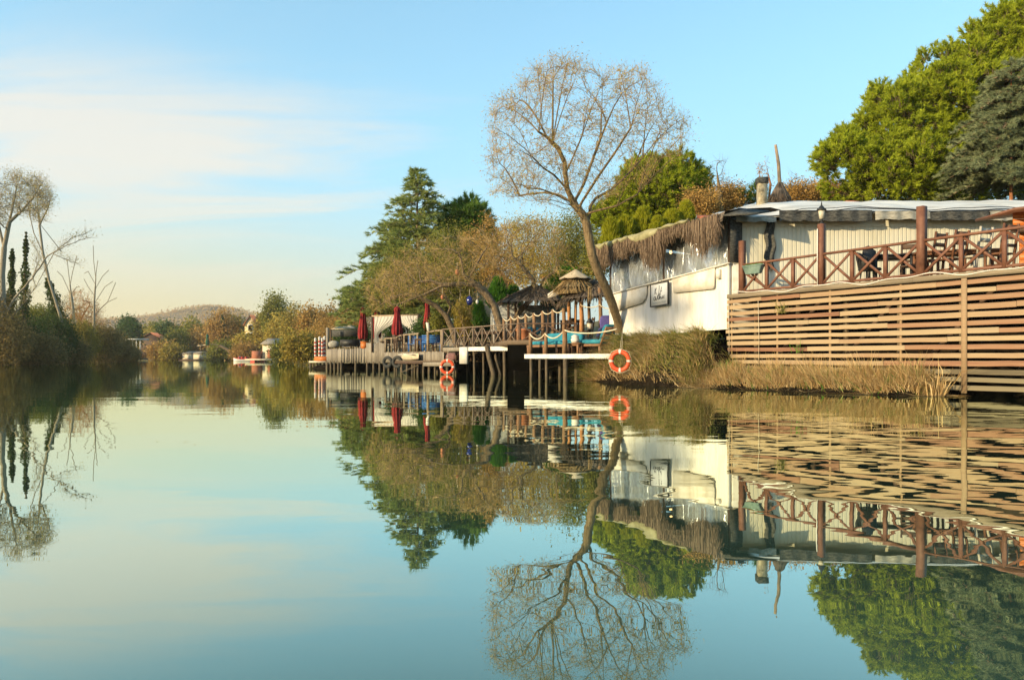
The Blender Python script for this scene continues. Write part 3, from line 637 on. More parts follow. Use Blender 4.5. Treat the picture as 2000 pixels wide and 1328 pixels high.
for sx in (-1,0,1): m.box((p[0]+sx*.13, p[1], p[2]+.02), (.07,.25,.26))
m.box((p[0], p[1], p[2]-.06), (.36,.3,.12)); m.box((p[0], p[1], p[2]+.185), (.48,.38,.07)); m.build('brick_vent', M['brick'], an)
# thatched stump and leaning pole behind the roof
p = W(1523,394,31); sh = thing('straw_parasol', 'closed straw parasol with a crooked bare pole rising behind the annex roof', 'parasol', p+np.array([0,0,-1.5]))
MB().tube([p+np.array([0,0,-1.5]), p+np.array([0,0,.6]), p+np.array([-.05,0,1.5]), p+np.array([-.17,0,2.25])], [.08,.075,.07,.055], 8).build('pole', M['pole_wood'], sh)
m = MB(); n = 1500; a = rng.uniform(0, 2*math.pi, n); h = rng.uniform(0,1,n); r0 = .12+.33*np.sin(np.clip(1-h,0,1)*1.6); top = p+np.stack([.08*np.cos(a),.08*np.sin(a),.75-.25*h],1); bot = p+np.stack([r0*np.cos(a+.2),r0*np.sin(a+.2),.1-.45*rng.uniform(0,1,n)],1)
segs(m, top, bot, np.full(n,.012), np.full(n,.008), 3); m.lathe([(.05,.7),(.25,.45),(.36,.1),(.36,-.3),(0,-.3)], p, 14); m.build('straw_skirt', M['thatch'], sh)
# ---------------------------------------------------------------- white hut
wh = thing('white_hut', 'white corrugated hut with clear vinyl windows and a ragged thatch fringe', 'building', T(0,0,1.5), AE)
tl = tpx(1190); tm = tpx(1231)
def top_z(t): return np.interp(t, [tl, 0], [3.14, 3.69])
tt = np.arange(tl, 0, .0125); wv = np.where((tt/.115)%1 < .14, .03, 0.0)
bot = np.where(tt < tm, .83, 1.60+.13*(tt-tm)/(0-tm))
P = np.stack([np.stack([O2[0]+E2[0]*tt+N2[0]*wv, O2[1]+E2[1]*tt+N2[1]*wv, zz_], 1) for zz_ in (bot, bot+.5*(top_z(tt)-bot), top_z(tt))], 1)
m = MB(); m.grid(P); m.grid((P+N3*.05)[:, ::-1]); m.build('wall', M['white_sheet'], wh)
m = MB(); m.obox(T(-.03,.02,2.72), E3*.03, N3*.06, EZ*.98); m.obox(T(.02,1.5,2.7), E3*.03, N3*1.4, EZ*1.0); m.build('corner_post', M['white_paint'], wh)
MB().prism([T(tl+.1,.09,1.62), T(-.05,.09,1.72), T(-.05,4.5,1.72), T(tl+.1,4.5,1.62)][::-1], (0,0,.08)).build('floor', M['shade_black'], wh)
MB().prism([T(tl-2.2,4.6,1.6), T(0,4.6,1.6), T(0,4.6,5.1), T(tl-2.2,4.6,4.9)], N3*.05).build('back_wall', M['shade_black'], wh)
MB().prism([T(tl+.04,.12,1.6), T(tl+.04,4.5,1.6), T(tl+.04,4.5,4.9), T(tl+.04,.12,4.9)], E3*.06).build('side_wall', M['dark_wood'], wh)
MB().beam(T(tl-.05,-.02,top_z(tl)+.02), T(.05,-.02,3.71), .16, .04).build('ledge', M['white_paint'], wh)
def flap(t0, t1, h0, h1, round_left):
    n = 10; pts = [T(t0,-.07,top_z(t0)-.02), T(t1,-.07,top_z(t1)-.02)]
    if round_left == 0: # rounded lower right corner
        pts += [T(t1,-.07,top_z(t1)-h1*.45), T(t1-.06,-.08,top_z(t1)-h1*.72), T(t1-.2,-.1,top_z(t1)-h1*.93), T(t1-.4,-.1,top_z(t1)-h1), T(t0,-.1,top_z(t0)-h0)]
    else: pts += [T(t1,-.1,top_z(t1)-h1+.1), T(t1-.05,-.1,top_z(t1)-h1), T(t0+.1,-.1,top_z(t0)-h0)]
    return MB().prism(pts, N3*.03).build('canvas_flap', M['flap'], wh)
flap(tpx(1193), tpx(1266), .66, .62, 0); flap(tpx(1316), tpx(1399), .48, .66, 1)
MB().obox(T(tpx(1406), -.06, 3.42), E3*.07, N3*.05, EZ*.14).build('meter_box', M['white_paint'], wh)
# upper part
def eave(t): return np.interp(t, [tl, 0], [4.90, 5.16])
for t0 in (tl+.03, tl/2, -.04): MB().obox(T(t0,.05,(top_z(t0)+eave(t0))/2), E3*.035, N3*.04, EZ*(eave(t0)-top_z(t0))/2).build('window_post', M['dark_wood'], wh)
for k, (a, b) in enumerate(((tl+.08, tl/2-.05),(tl/2+.05,-.09))):
    m = MB(); u = np.linspace(a, b, 30); v = np.linspace(0, 1, 14)
    Pv = np.array([[T(x, .03+.025*math.sin(x*6+y*4)*math.sin(y*5+x), (top_z(x)+.04)+(eave(x)-top_z(x)-.04)*y) for y in v] for x in u]); m.grid(Pv); m.build('window', M['vinyl'], wh, smooth=True)
MB().prism([T(.06,-.05,3.75), T(.06,.45,3.72), T(.06,.45,4.95), T(.06,-.05,5.05)], E3*.03).build('corner_board', M['shade_net'], wh)
m = MB(); u = np.linspace(tl-.15, .25, 60); pr = [(-.55,-.22),(-.42,.02),(0,.1),(1.5,.28),(4.8,.1)]
Pr = np.array([[T(x, n_, eave(x)+z_+.04*math.sin(x*2.1+n_)+.03*math.sin(x*5)) for n_, z_ in pr] for x in u]); m.grid(Pr); m.grid((Pr-EZ*.07)[:, ::-1]); m.build('roof', M['roof_thatch'], wh, smooth=True)
MB().prism([T(.2,-.5,5.05), T(1.05,-.1,5.0), T(1.0,.6,5.15), T(.1,.3,5.35)], (0,0,.05)).build('dark_awning', M['shade_net'], wh)
# tarpaulin folds along the eave
for a, b, h in ((tpx(1176),tpx(1190),.2),(tpx(1190),tpx(1207),.26),(tpx(1207),tpx(1232),.26),(tpx(1232),tpx(1252),.2),(tpx(1253),tpx(1312),.38),(tpx(1312),tpx(1350),.16),(tpx(1346),tpx(1372),.16)):
    u = np.linspace(0, 1, 14); v = np.linspace(0, 1, 8)
    Pt = np.array([[T(a+(b-a)*x, -.50-.12*math.sin(y*math.pi)-.05*math.sin(x*math.pi), eave(a+(b-a)*x)+.09-h*(.35+.65*math.sin(x*math.pi)**.4)*y+.02*math.sin(x*9+a)) for y in v] for x in u])
    MB().grid(Pt).grid((Pt+N3*.03)[:, ::-1]).build('tarpaulin', M['tarp'], wh, smooth=True)
# thatch fringe clumps (length in metres)
for a, b, l0, l1 in ((1158,1185,.9,1.1),(1184,1206,.9,.75),(1205,1232,.6,.75),(1232,1256,.55,.5),(1255,1278,1.1,1.5),(1276,1296,1.55,1.25),(1296,1320,.65,.35),(1318,1338,.35,.4),(1338,1356,.6,.95),(1356,1390,1.35,1.3),(1388,1406,1.1,.95)):
    ta, tb_ = tpx(a,-.5), tpx(b,-.5); n = int(520*(tb_-ta)/.8)
    x = rng.uniform(0,1,n); tq = ta+(tb_-ta)*x; l = .88*(l0+(l1-l0)*x)*rng.uniform(.35,1.1,n)*(.75+.25*np.sin(x*math.pi)); nn = -.5+rng.uniform(-.12,.1,n)
    top = np.stack([O2[0]+E2[0]*tq+N2[0]*nn, O2[1]+E2[1]*tq+N2[1]*nn, eave(tq)-.05+rng.uniform(-.08,.06,n)],1); sw = rng.normal(size=(n,1))*.07*E3+rng.normal(size=(n,1))*.04*N3
    mid = top-EZ*(l*.5)[:,None]+sw*.3; bt = top-EZ*l[:,None]+sw
    m = MB(); segs(m, top, mid, np.full(n,.011), np.full(n,.009), 3); segs(m, mid, bt, np.full(n,.009), np.full(n,.004), 3); m.build('thatch_fringe', M['thatch'], wh)
# hanging bulb inside the window, dark chairs inside
p = T(tpx(1310,.5),.5,4.45); bl = thing('hanging_bulb', 'small warm bulb hanging behind the vinyl window of the white hut', 'lamp', p)
MB().tube([p+EZ*.6, p+EZ*.06], .006, 4).build('flex', M['black'], bl)
em = bpy.data.materials.new('lit_bulb'); em.use_nodes = True; em.node_tree.nodes['Principled BSDF'].inputs['Emission Color'].default_value = (1,.55,.2,1); em.node_tree.nodes['Principled BSDF'].inputs['Emission Strength'].default_value = 6
MB().lathe([(0,-.06),(.035,-.045),(.05,0),(.03,.05),(0,.06)], p, 10).build('bulb', em, bl, smooth=True)
# sign with drawn script
ta, tb_ = tpx(1273,-.1), tpx(1307,-.1); zc = 2.98; hh = .375; hw = (tb_-ta)/2; tc_ = (ta+tb_)/2; tilt = (top_z(tb_)-top_z(ta))/(tb_-ta)*.55
def SG(u, v, n=-.16): return T(tc_+u*hw, n, zc+v*hh+tilt*u*hw)
sg = thing('restaurant_sign', 'square white sign with black script lettering hung on the white hut', 'sign', SG(0,-1), AE)
MB().prism([SG(-1,-1,-.15),SG(1,-1,-.15),SG(1,1,-.15),SG(-1,1,-.15)], N3*.03).build('face', M['sign_face'], sg)
m = MB()
for a, b in (((-1,-1),(1,-1)),((1,-1),(1,1)),((1,1),(-1,1)),((-1,1),(-1,-1))): m.beam(SG(*a,-.14), SG(*b,-.14), .06, .026)
m.build('frame', M['ink'], sg)
def strokes(sets, n, r, name, mat):
    m = MB()
    for s_ in sets:
        P = np.array([SG(u, v, n) for u, v in s_]); k = np.linspace(0, len(P)-1, max(4,len(P)*4)); Q = np.stack([np.interp(k, np.arange(len(P)), P[:,i]) for i in range(3)],1); m.tube(Q, r, 5)
    m.build(name, mat, sg, smooth=True)
strokes([[(-.45,.62),(-.47,.3),(-.5,.05)],[(-.28,.6),(-.42,.4),(-.5,.28),(-.36,.18),(-.28,.02)],
         [(.02,.78),(.0,.35),(-.05,.05),(-.12,.0)],[(.3,.62),(.2,.3),(.08,.02),(-.1,-.06)],[(.18,.22),(.34,.3)]], -.158, .0085, 'lettering', M['ink'])
strokes([[(-.38,-.18),(-.5,-.14),(-.62,-.3),(-.6,-.48),(-.48,-.46),(-.36,-.2),(-.38,-.46),(-.28,-.46)],[(-.28,-.46),(-.08,.0),(-.12,-.2),(-.14,-.42),(-.04,-.46)],[(-.22,-.14),(.02,-.1)],
         [(-.04,-.46),(.16,.08),(.1,-.1),(.04,-.46),(.14,-.26),(.22,-.22),(.2,-.44),(.3,-.42)],[(.3,-.42),(.42,-.16),(.38,-.4),(.48,-.42),(.58,-.14),(.54,-.36),(.62,-.4)]], -.158, .0085, 'script', M['ink'])
fc = bpy.data.curves.new('small_print', 'FONT'); fc.body = 'Restaurant Hotel'; fc.size = .095; fc.extrude = .001; fc.align_x = 'CENTER'; ft_ = bpy.data.objects.new('tmp_text', fc); col.objects.link(ft_)
bpy.context.view_layer.update(); me_ = bpy.data.meshes.new_from_object(ft_.evaluated_get(bpy.context.evaluated_depsgraph_get())); bpy.data.objects.remove(ft_)
me_.materials.clear(); me_.materials.append(M['grey_ink']); fo = bpy.data.objects.new('small_print', me_); col.objects.link(fo); fo.parent = sg
def loc_in(root, w): a = root.rotation_euler.z; d = np.array(w)-np.array(root.location); return (d[0]*math.cos(a)+d[1]*math.sin(a), -d[0]*math.sin(a)+d[1]*math.cos(a), d[2])
fo.location = loc_in(sg, SG(0,-.78,-.155)); fo.rotation_euler = (R(90),-math.atan(tilt),0)
for u in (-.2,.2): MB().tube([SG(u,1,-.14), SG(u*.9,1.25,-.12)], .006, 4).build('hanger', M['dark_wood'], sg)
# ================================================================ lounge deck with day beds
LA, LB = np.array([.50,31.0]), np.array([3.45,27.0]); LE2 = (LB-LA)/np.linalg.norm(LB-LA); LN2 = np.array([-LE2[1], LE2[0]]); LLEN = np.linalg.norm(LB-LA)
if LN2[1] < 0: LN2 = -LN2
def Lp(t, n, z): return np.array([*(LA+LE2*t+LN2*n), z])
LE3, LN3 = np.array([*LE2,0]), np.array([*LN2,0]); LANG = math.atan2(LE2[1], LE2[0])
def lt(px, n=0.):
    r = (px-CX)/F; o = LA+LN2*n; return (r*o[1]-o[0])/(LE2[0]-r*LE2[1])
LZ = .99
ld = thing('lounge_deck', 'low lounge deck on round piles with a white scalloped edge, carrying teal day beds', 'deck', Lp(0,0,LZ), LANG)
m = MB()
for k in range(22): m.obox(Lp(LLEN/2, .03+.09+.18*k, LZ-.03), LE3*LLEN/2, LN3*.085, EZ*.028)
m.build('floor', M['deck'], ld)
m = MB(); us = np.arange(0, LLEN, .02); zb = LZ-.155-.014*np.abs(np.sin(us*math.pi/.11))
for n_ in (-.012,): 
    Pf = np.array([[Lp(u, n_, z), Lp(u, n_, LZ+.01), Lp(u, n_+.02, LZ+.01), Lp(u, n_+.02, z), Lp(u, n_, z)] for u, z in zip(us, zb)]); m.grid(Pf)
m.build('fascia', M['white_paint'], ld)
m = MB()
for n_ in (.6,2.2,3.6): m.beam(Lp(0,n_,LZ-.14), Lp(LLEN,n_,LZ-.14), .09, .14)
m.build('joists', M['dark_wood'], ld)
MB().prism([Lp(-.3,1.9,-1), Lp(LLEN+.6,1.9,-1), Lp(LLEN+.6,1.9,LZ-.22), Lp(-.3,1.9,LZ-.22)], LN3*.08).build('back_wall', M['shade_black'], ld)  # black sheet added in place of the shade under the lounge deck
for px, n_, r_ in ((1037,.08,.065),(1067,.08,.06),(1104,.06,.09),(1093,1.2,.06),(1125,1.6,.075),(1054,1.6,.06),(1146,.8,.06),(1075,2.8,.07),(1118,3,.06),(1170,1.5,.06),(1042,3.2,.06)):
    t_ = lt(px, n_); MB().tube([Lp(t_,n_,-1.2), Lp(t_+.02,n_,-.1), Lp(t_+.01,n_,LZ-.17)], [r_*1.1,r_,r_*.95], 9).build('pile', M['pile'], ld, smooth=True)
rr = thing('rope_railing', 'three dark logs strung with thick wavy pale rope before the teal day beds', 'railing', Lp(0,.1,LZ), LANG)
tops = []
for px, h, r_ in ((1036,.86,.075),(1066,.83,.07),(1103,.93,.095)):
    t_ = lt(px,.12); MB().tube([Lp(t_,.12,LZ), Lp(t_+.015,.12,LZ+h*.5), Lp(t_,.12,LZ+h)], [r_*1.05,r_,r_*.95], 9).build('post', M['log'], rr, smooth=True); tops.append(Lp(t_,.08,LZ+h-.05))
tops.append(Lp(LLEN+.25,.0,LZ+.85))
def rope_pts(anchors, sag, k=12):
    P = []
    for a, b, s in zip(anchors[:-1], anchors[1:], sag):
        for q in range(k): u = q/k; P.append(a+(b-a)*u-EZ*s*4*u*(1-u)*(1-.0)+EZ*.03*(1 if q == 0 else 0))
    P.append(anchors[-1]); return P
MB().tube(rope_pts(tops, (.2,.22,.12)), .027, 7).build('rope', M['rope'], rr, smooth=True)
# day beds
def cushion(c, ax, ay, az, name, mat, parent, pw=3.5):
    a = np.linspace(-math.pi, math.pi, 25); b = np.linspace(-math.pi/2, math.pi/2, 13); sg_ = lambda x, e: np.sign(x)*np.abs(x)**e
    A, B = np.meshgrid(a, b, indexing='ij'); e = 2/pw
    P = np.asarray(c)+sg_(np.cos(B),e)[...,None]*sg_(np.cos(A),e)[...,None]*ax+sg_(np.cos(B),e)[...,None]*sg_(np.sin(A),e)[...,None]*ay+sg_(np.sin(B),.75)[...,None]*np.asarray(az)
    return MB().grid(P).build(name, mat, parent, smooth=True)
p = Lp(lt(1090,1.0),1.05,LZ); bd = thing('day_bed', 'long teal cushioned day bed behind the rope railing', 'day bed', p, LANG)
L0, L1 = lt(1044,1.0), lt(1138,1.0); lc, hl = (L0+L1)/2, (L1-L0)/2
m = MB()
m.obox(Lp(lc,.62,LZ+.33), LE3*hl, LN3*.03, EZ*.05); m.obox(Lp(lc,1.48,LZ+.33), LE3*hl, LN3*.03, EZ*.05); m.obox(Lp(L0+.03,1.05,LZ+.33), LE3*.03, LN3*.398, EZ*.05); m.obox(Lp(L1-.03,1.05,LZ+.33), LE3*.03, LN3*.398, EZ*.05); m.obox(Lp(lc,1.05,LZ+.36), LE3*(hl-.065), LN3*.398, EZ*.015)
m.build('frame', M['teak'], bd)
for t_ in (L0+.06, lc-.4, lc+.4, L1-.06):
    for n_ in (.63,1.47): MB().obox(Lp(t_,n_,LZ+.14), LE3*.04, LN3*.035, EZ*.138).build('leg', M['teak'], bd)
cushion(Lp(lc,1.03,LZ+.45), LE3*hl*.98, LN3*.42, EZ*.085, 'mattress', M['teal'], bd, 8)
cushion(Lp(lc-.12,1.42,LZ+.66), LE3*hl*.8, LN3*.12, EZ*.2, 'back_cushion', M['teal'], bd, 6)
p = Lp(lt(1172,.9),.95,LZ); lg = thing('lounge_chair', 'low teal cushioned lounge chair at the right end of the deck by the white hut', 'lounge chair', p, LANG)
A0, A1 = lt(1141,.9), lt(1184,.9); ac, ah = (A0+A1)/2, (A1-A0)/2
m = MB(); m.obox(Lp(ac,.62,LZ+.33), LE3*ah, LN3*.03, EZ*.045); m.obox(Lp(ac,1.36,LZ+.33), LE3*ah, LN3*.03, EZ*.045); m.obox(Lp(ac,.99,LZ+.35), LE3*ah, LN3*.338, EZ*.02); m.build('frame', M['teak'], lg)
m = MB()
for n_ in (.62,1.0,1.36): m.beam(Lp(A1-.02,n_,LZ+.3), Lp(A1+.32,n_,LZ+.98), .06, .05)
for z_ in (.5,.7,.93): m.beam(Lp(A1-.02+.34*(z_-.3)/.68,.6,LZ+z_), Lp(A1-.02+.34*(z_-.3)/.68,1.38,LZ+z_), .03, .09)
m.build('backrest', M['teak'], lg)
for t_ in (A0+.05, A1-.05):
    for n_ in (.63,1.35): MB().obox(Lp(t_,n_,LZ+.145), LE3*.04, LN3*.035, EZ*.143).build('leg', M['teak'], lg)
cushion(Lp(ac,.99,LZ+.46), LE3*ah, LN3*.36, EZ*.09, 'seat_cushion', M['teal'], lg, 8)
dd = nrm(LE3*.34+EZ*.68); cushion(Lp(A1+.05,.99,LZ+.75), dd*.36, LN3*.36, np.cross(LN3, dd)*.11, 'back_cushion', M['teal'], lg, 5)
cushion(Lp(A1-.1,.8,LZ+.74), dd*.24, LN3*.24, np.cross(LN3, dd)*.09, 'pillow', M['navy'], lg, 3)
table('small teak stool table in front of the teal day bed', Lp(lt(1122,.42),.46,LZ), LANG, (.62,.3,.42), M['teak'], 'stool_table')
p = Lp(lt(1122,.42),.46,LZ+.42); m = MB()
m.lathe([(0,0),(.1,.0),(.16,.05),(.17,.12),(.13,.19),(.15,.24),(.09,.29),(.03,.33),(0,.33)], p, 14, .06)
tag(m.build('shell_ornament', M['white_paint'], smooth=True), 'knobbly white shell ornament standing on the stool table', 'ornament')
# ---------------------------------------------------------------- life buoys
def buoy(label, c, nrmal, r, loc):
    t = thing('life_buoy', label, 'life buoy', loc, 0, 'life buoys hung by the water'); c = np.asarray(c); n_ = nrm(np.asarray(nrmal, float)); u = nrm(np.cross(EZ, n_)); v = np.cross(n_, u); rt = r*.2; Rm = r-rt
    def ring(a0, a1, k, rr):
        A = np.linspace(a0, a1, k); B = np.linspace(0, 2*math.pi, 15); return np.array([[c+(Rm+rr*math.cos(b))*(math.cos(a)*u+math.sin(a)*v)+rr*.8*math.sin(b)*n_ for b in B] for a in A])
    MB().grid(ring(0, 2*math.pi, 49, rt)).build('ring', M['buoy'], t, smooth=True)
    for q in range(4): a = math.pi/2*q; MB().grid(ring(a-.11, a+.11, 5, rt*1.05)).build('band', M['buoy_band'], t, smooth=True)
    P = [c+(r*1.03+(.035 if k % 6 == 3 else 0))*(math.cos(k*math.pi/12+math.pi/4*0)*u+math.sin(k*math.pi/12)*v) for k in range(25)]; MB().tube(P, .009, 5).build('grab_line', M['rope'], t, smooth=True)
    return t
b1 = np.array([*(T(tpx(1211,-1.8),-1.8,0)[:2]), ZZ(705, T(tpx(1211,-1.8),-1.8,0)[1])])
buoy('orange red life buoy hanging by the reeds below the white hut', b1, (-.42,-.9,.0), .37, b1-EZ*.37)
b2 = W(873.5,716.5,39.6); buoy('orange red life buoy touching the water at the dark landing stage', b2, (-.15,-1,0), .385, b2-EZ*.385)
tag(MB().tube([b1+EZ*.37, T(tpx(1213,-.2),-.12,1.95)], .008, 4).tube([b1+EZ*.36+E3*.1, T(tpx(1213,-.2),-.12,1.95)], .008, 4).build('buoy_rope', M['rope']), 'thin rope holding up the life buoy below the white hut', 'rope')
tag(MB().tube([b2+EZ*.38, b2+np.array([.03,.25,.85])], .01, 4).build('buoy_rope', M['rope']), 'short rope holding up the life buoy at the landing stage', 'rope')
p = T(tpx(1214,-.25),-.25,.9); bg_ = thing('covered_outboard', 'dark hooded bundle leaning on the foot of the white hut above the life buoy', 'bundle', p)
cushion(p+EZ*.48, E3*.2, N3*.12, EZ*.36, 'hood', M['tyre'], bg_, 3); MB().tube([p+EZ*.2, p-EZ*.25], .05, 7).build('shaft', M['black'], bg_)
# ================================================================ upper terrace with log posts
UZ = 1.62
ut = thing('upper_terrace', 'raised stone grey terrace behind the lounge deck', 'terrace', (-.2,34.2,0))
m = MB(); m.prism([(-.2,34.0,UZ-.2),(3.9,32.0,UZ-.2),(5.2,34.5,UZ-.2),(5.2,46,UZ-.2),(-1.8,46,UZ-.2)], (0,0,.2)); m.build('floor', M['deck'], ut)
m = MB(); m.prism([(-.2,34.05,.3),(3.9,32.05,.3),(3.9,32.2,.3),(-.2,34.2,.3)], (0,0,UZ-.5)); m.prism([(.3,35.4,-1),(4.4,33.2,-1),(4.5,33.5,-1),(.3,35.7,-1)], (0,0,1.3)); m.build('retaining_wall', M['shade_black'], ut)  # wall coloured near black, standing for the shadow below the terrace
ur = thing('log_railing', 'row of short bark logs with a wavy pale rope rising towards the thatched gazebo', 'railing', (0,34.5,UZ))
tops = []
lg_px = [(984,622,38.2),(998,618,37.8),(1012,617,37.4),(1027,613.5,37.0),(1043,612,36.6),(1060,608,36.2),(1080,605,35.6),(1101,602,35.0)]
for k, (px, py, Y) in enumerate(lg_px):
    a = W(px, py, Y); r_ = .085 if k > 3 else .075
    MB().tube([(a[0],a[1],UZ-.02), (a[0]+.02,a[1],(UZ+a[2])/2), tuple(a)], [r_*1.05,r_,r_*.95], 9).build('post', M['log'], ur, smooth=True); tops.append(a-EZ*.03-np.array([0,.06,0]))
MB().tube(rope_pts(tops, [.14]*7), .026, 7).build('rope', M['rope'], ur, smooth=True)
dr = thing('dark_railing', 'near black cross braced railing in front of the bark logs', 'railing', (0,34,UZ-.2))
pa, pb = W(1016,632,35.6), W(1126,632,33.0); xp = [0,.36,.52,.78,1]
D3 = pb-pa
MB().beam(pa, pb, .07, .05).build('top_rail', M['dark_wood'], dr)
for u in (0,.5,1): q = pa+D3*u; MB().beam(q-EZ*.95, q-EZ*.026, .1, .1, (0,1,0)).build('post', M['dark_wood'], dr)
for u0 in (0,.5):
    q, w = pa+D3*(u0+.02), pa+D3*(u0+.48); MB().beam(q-EZ*.08, w-EZ*.8, .035, .06).build('cross_brace', M['dark_wood'], dr); MB().beam(q-EZ*.8+np.array([0,.04,0]), w-EZ*.08+np.array([0,.04,0]), .035, .06).build('cross_brace', M['dark_wood'], dr)
p = np.array([XX(1022,36.4),36.4,1.37]); pt = thing('terracotta_pot', 'big terracotta pot at the corner of the crossed railing', 'pot', p)
MB().lathe([(0,0),(.2,0),(.25,.3),(.32,.72),(.36,.74),(.36,.84),(.31,.84),(.29,.76),(0,.74)], p, 20).build('body', M['terracotta'], pt, smooth=True)
MB().lathe([(0,.78),(.29,.78),(0,.80)], p, 20).build('soil', M['soil'], pt)
# gazebo with thatch and canvas top
gz = thing('thatched_gazebo', 'thatched gazebo on orange log posts with a beige canvas cap', 'gazebo', (2.6,36,UZ))
gp = [(1135,34.6,.1,'orange_log',585),(1172,33.6,.085,'log',570),(1111,37.5,.09,'orange_log',585),(1150,37.5,.08,'log',585),(1192,36.5,.08,'log',580)]
for px, Y, r_, mt, py in gp:
    x = XX(px, Y); zt = ZZ(py-8, Y); MB().tube([(x,Y,.9 if Y < 35 else UZ), (x+.03,Y,2.6), (x-.02,Y,zt)], [r_*1.1,r_,r_*.9], 10).build('post', M[mt], gz, smooth=True)
def thatch_roof(parent, eave_pts, apex, n, name='thatch', mat='roof_thatch', drop=.25):
    m = MB(); e = np.array(eave_pts, float); k = len(e); ap = np.array(apex, float)
    for i in range(k): m.add([e[i], e[(i+1)%k], ap], [[0,1,2]])
    i = rng.integers(0, k, n); u = rng.uniform(0,1,(n,1)); v = rng.uniform(.0,1,(n,1))**.8
    q = e[i]+(e[(i+1)%k]-e[i])*u; s0 = q+(ap-q)*v; d = nrm(q-ap); s1 = s0+d*rng.uniform(.3,.6,(n,1))+rdir(n)*.06
    s0 = s0+EZ*rng.uniform(.0,.06,(n,1)); s1 = s1+EZ*rng.uniform(.0,.06,(n,1)); s1[:,2] -= np.where(v[:,0] < .25, drop*rng.uniform(0,1,n), 0)
    segs(m, s0, s1, np.full(n,.018), np.full(n,.01), 3); m.build(name, M[mat], parent)
ev = [W(1104,584,34.4), W(1200,574,32.8), W(1208,578,38), W(1096,588,39)]
thatch_roof(gz, ev, W(1158,548,36), 2600)
# straw parasol above it
cpx = W(1124,528,35.2); sp_ = thing('straw_umbrella', 'wide woven straw umbrella with a pale canvas cap beside the leaning trunk', 'umbrella', (cpx[0],cpx[1],UZ))
MB().tube([(cpx[0],cpx[1],UZ),(cpx[0]+.04,cpx[1],ZZ(530,35.2))], .05, 8).build('pole', M['orange_log'], sp_)
ev = [W(1091,566,34.2), W(1148,556,33.4), W(1163,562,36), W(1100,566,37)]; ev2 = [np.array([cpx[0]+.82*math.cos(a), cpx[1]+.82*math.sin(a), ZZ(562,35.2)]) for a in np.arange(8)*math.pi/4]
thatch_roof(sp_, ev2, cpx-EZ*.02, 900, 'straw_cover', 'straw', .1)
m = MB(); kk = 24; cap = []
for v in (0,.35,.7,1.0): cap.append([cpx+np.array([v*.74*math.cos(a), v*.74*math.sin(a), .05-v*.42-.05*v*math.sin(4*a)**2]) for a in np.linspace(0,2*math.pi,kk+1)])
m.grid(np.array(cap)); m.grid((np.array(cap)-EZ*.02)[::-1]); m.build('canvas_cap', M['canvas'], sp_, smooth=True)
MB().lathe([(.78,.0),(.81,-.22),(.79,-.22),(.76,0)], (cpx[0],cpx[1],ZZ(566,35.2)), 24, .02).build('straw_rim', M['straw'], sp_)
# second hut
hh_ = thing('bar_hut', 'thatched bar hut with a pale grey board wall and dark posts behind the log railing', 'hut', (1,43,UZ))
MB().prism([W(958,596,43.5)*[1,1,0]+[0,0,2.3], W(1086,596,43.5)*[1,1,0]+[0,0,2.3], W(1086,596,43.5), W(958,596,43.5)], (0,.1,0)).build('back_wall', pm('pale_grey_boards', [(.27,.28,.27),(.38,.39,.38)], 3, (1,1,8), .8, .003), hh_)
for px, Y in ((993,42),(1007,42.5),(1071,41.8),(1090,42.5)): MB().tube([(XX(px,Y),Y,UZ),(XX(px,Y),Y,4.25)], .07, 7).build('post', M['dark_wood'], hh_)
thatch_roof(hh_, [W(978,590,41), W(1092,586,41), W(1096,584,45), W(978,588,45)], W(1046,556,43), 2200)
MB().box((XX(965,42.6),42.6,2.6),(.12,.1,1.9)).build('door_frame', M['white_paint'], hh_)
cushion(np.array([XX(1036,42),42,2.28]), np.array([.55,0,0]), np.array([0,.3,0]), EZ*.22, 'seat_cushion', M['teal'], None) and None
o = bpy.data.objects['seat_cushion.001'] if 'seat_cushion.001' in bpy.data.objects else None
if o: o.name = 'floor_cushion'; tag(o, 'teal cushion lying behind the bark logs in front of the grey wall', 'cushion')
p = np.array([XX(1087,40),40,UZ]); tag(MB().prism([p+np.array(v) for v in ((-.45,0,2.28),(.4,0,2.52),(.42,0,2.75),(-.1,0,2.72),(-.45,0,2.5))], (0,.05,0)).build('white_pennant', M['white_cloth']), 'small white cloth hanging under the hut eave', 'cloth')
table('dark table on the terrace behind the orange log post', (XX(1118,36.8),36.8,UZ), R(-30), (1.0,.7,1.0), M['dark_wood'], 'bar_table')
for k, (px, Y, lb) in enumerate(((1109,36.3,'dark bar chair left of the table behind the log post'), (1146,36.0,'dark bar chair right of the orange log post'))):
    chair('bar_chair', lb, (XX(px,Y),Y,UZ), R(40+60*k), M['dark_wood'], 'dark chairs under the thatched gazebo')
p = np.array([XX(1152,33.4),33.4,UZ]); l2 = thing('floor_lantern', 'black floor lantern standing under the thatched gazebo', 'lantern', p)
MB().lathe([(0,0),(.13,0),(.13,.04),(.05,.1),(.05,.4),(.12,.44),(0,.44)], p, 8).build('base', M['black'], l2); MB().lathe([(0,.441),(.1,.441),(.13,.72),(0,.72)], p, 6).build('lamp_glass', M['lamp_glass'], l2); MB().lathe([(0,.722),(.18,.722),(.06,.9),(.02,.92),(0,1.0)], p, 6).build('cap', M['black'], l2)
p = np.array([XX(1186,33.2),33.2,UZ]); vc = thing('violet_armchair', 'violet cushioned armchair in the shade beside the white hut', 'armchair', p)
cushion(p+EZ*.42, np.array([.36,0,0]), np.array([0,.32,0]), EZ*.1, 'seat', M['purple'], vc, 6); cushion(p+np.array([.05,.3,.75]), np.array([.34,0,0]), np.array([0,.09,0]), EZ*.3, 'backrest', M['purple'], vc, 5)
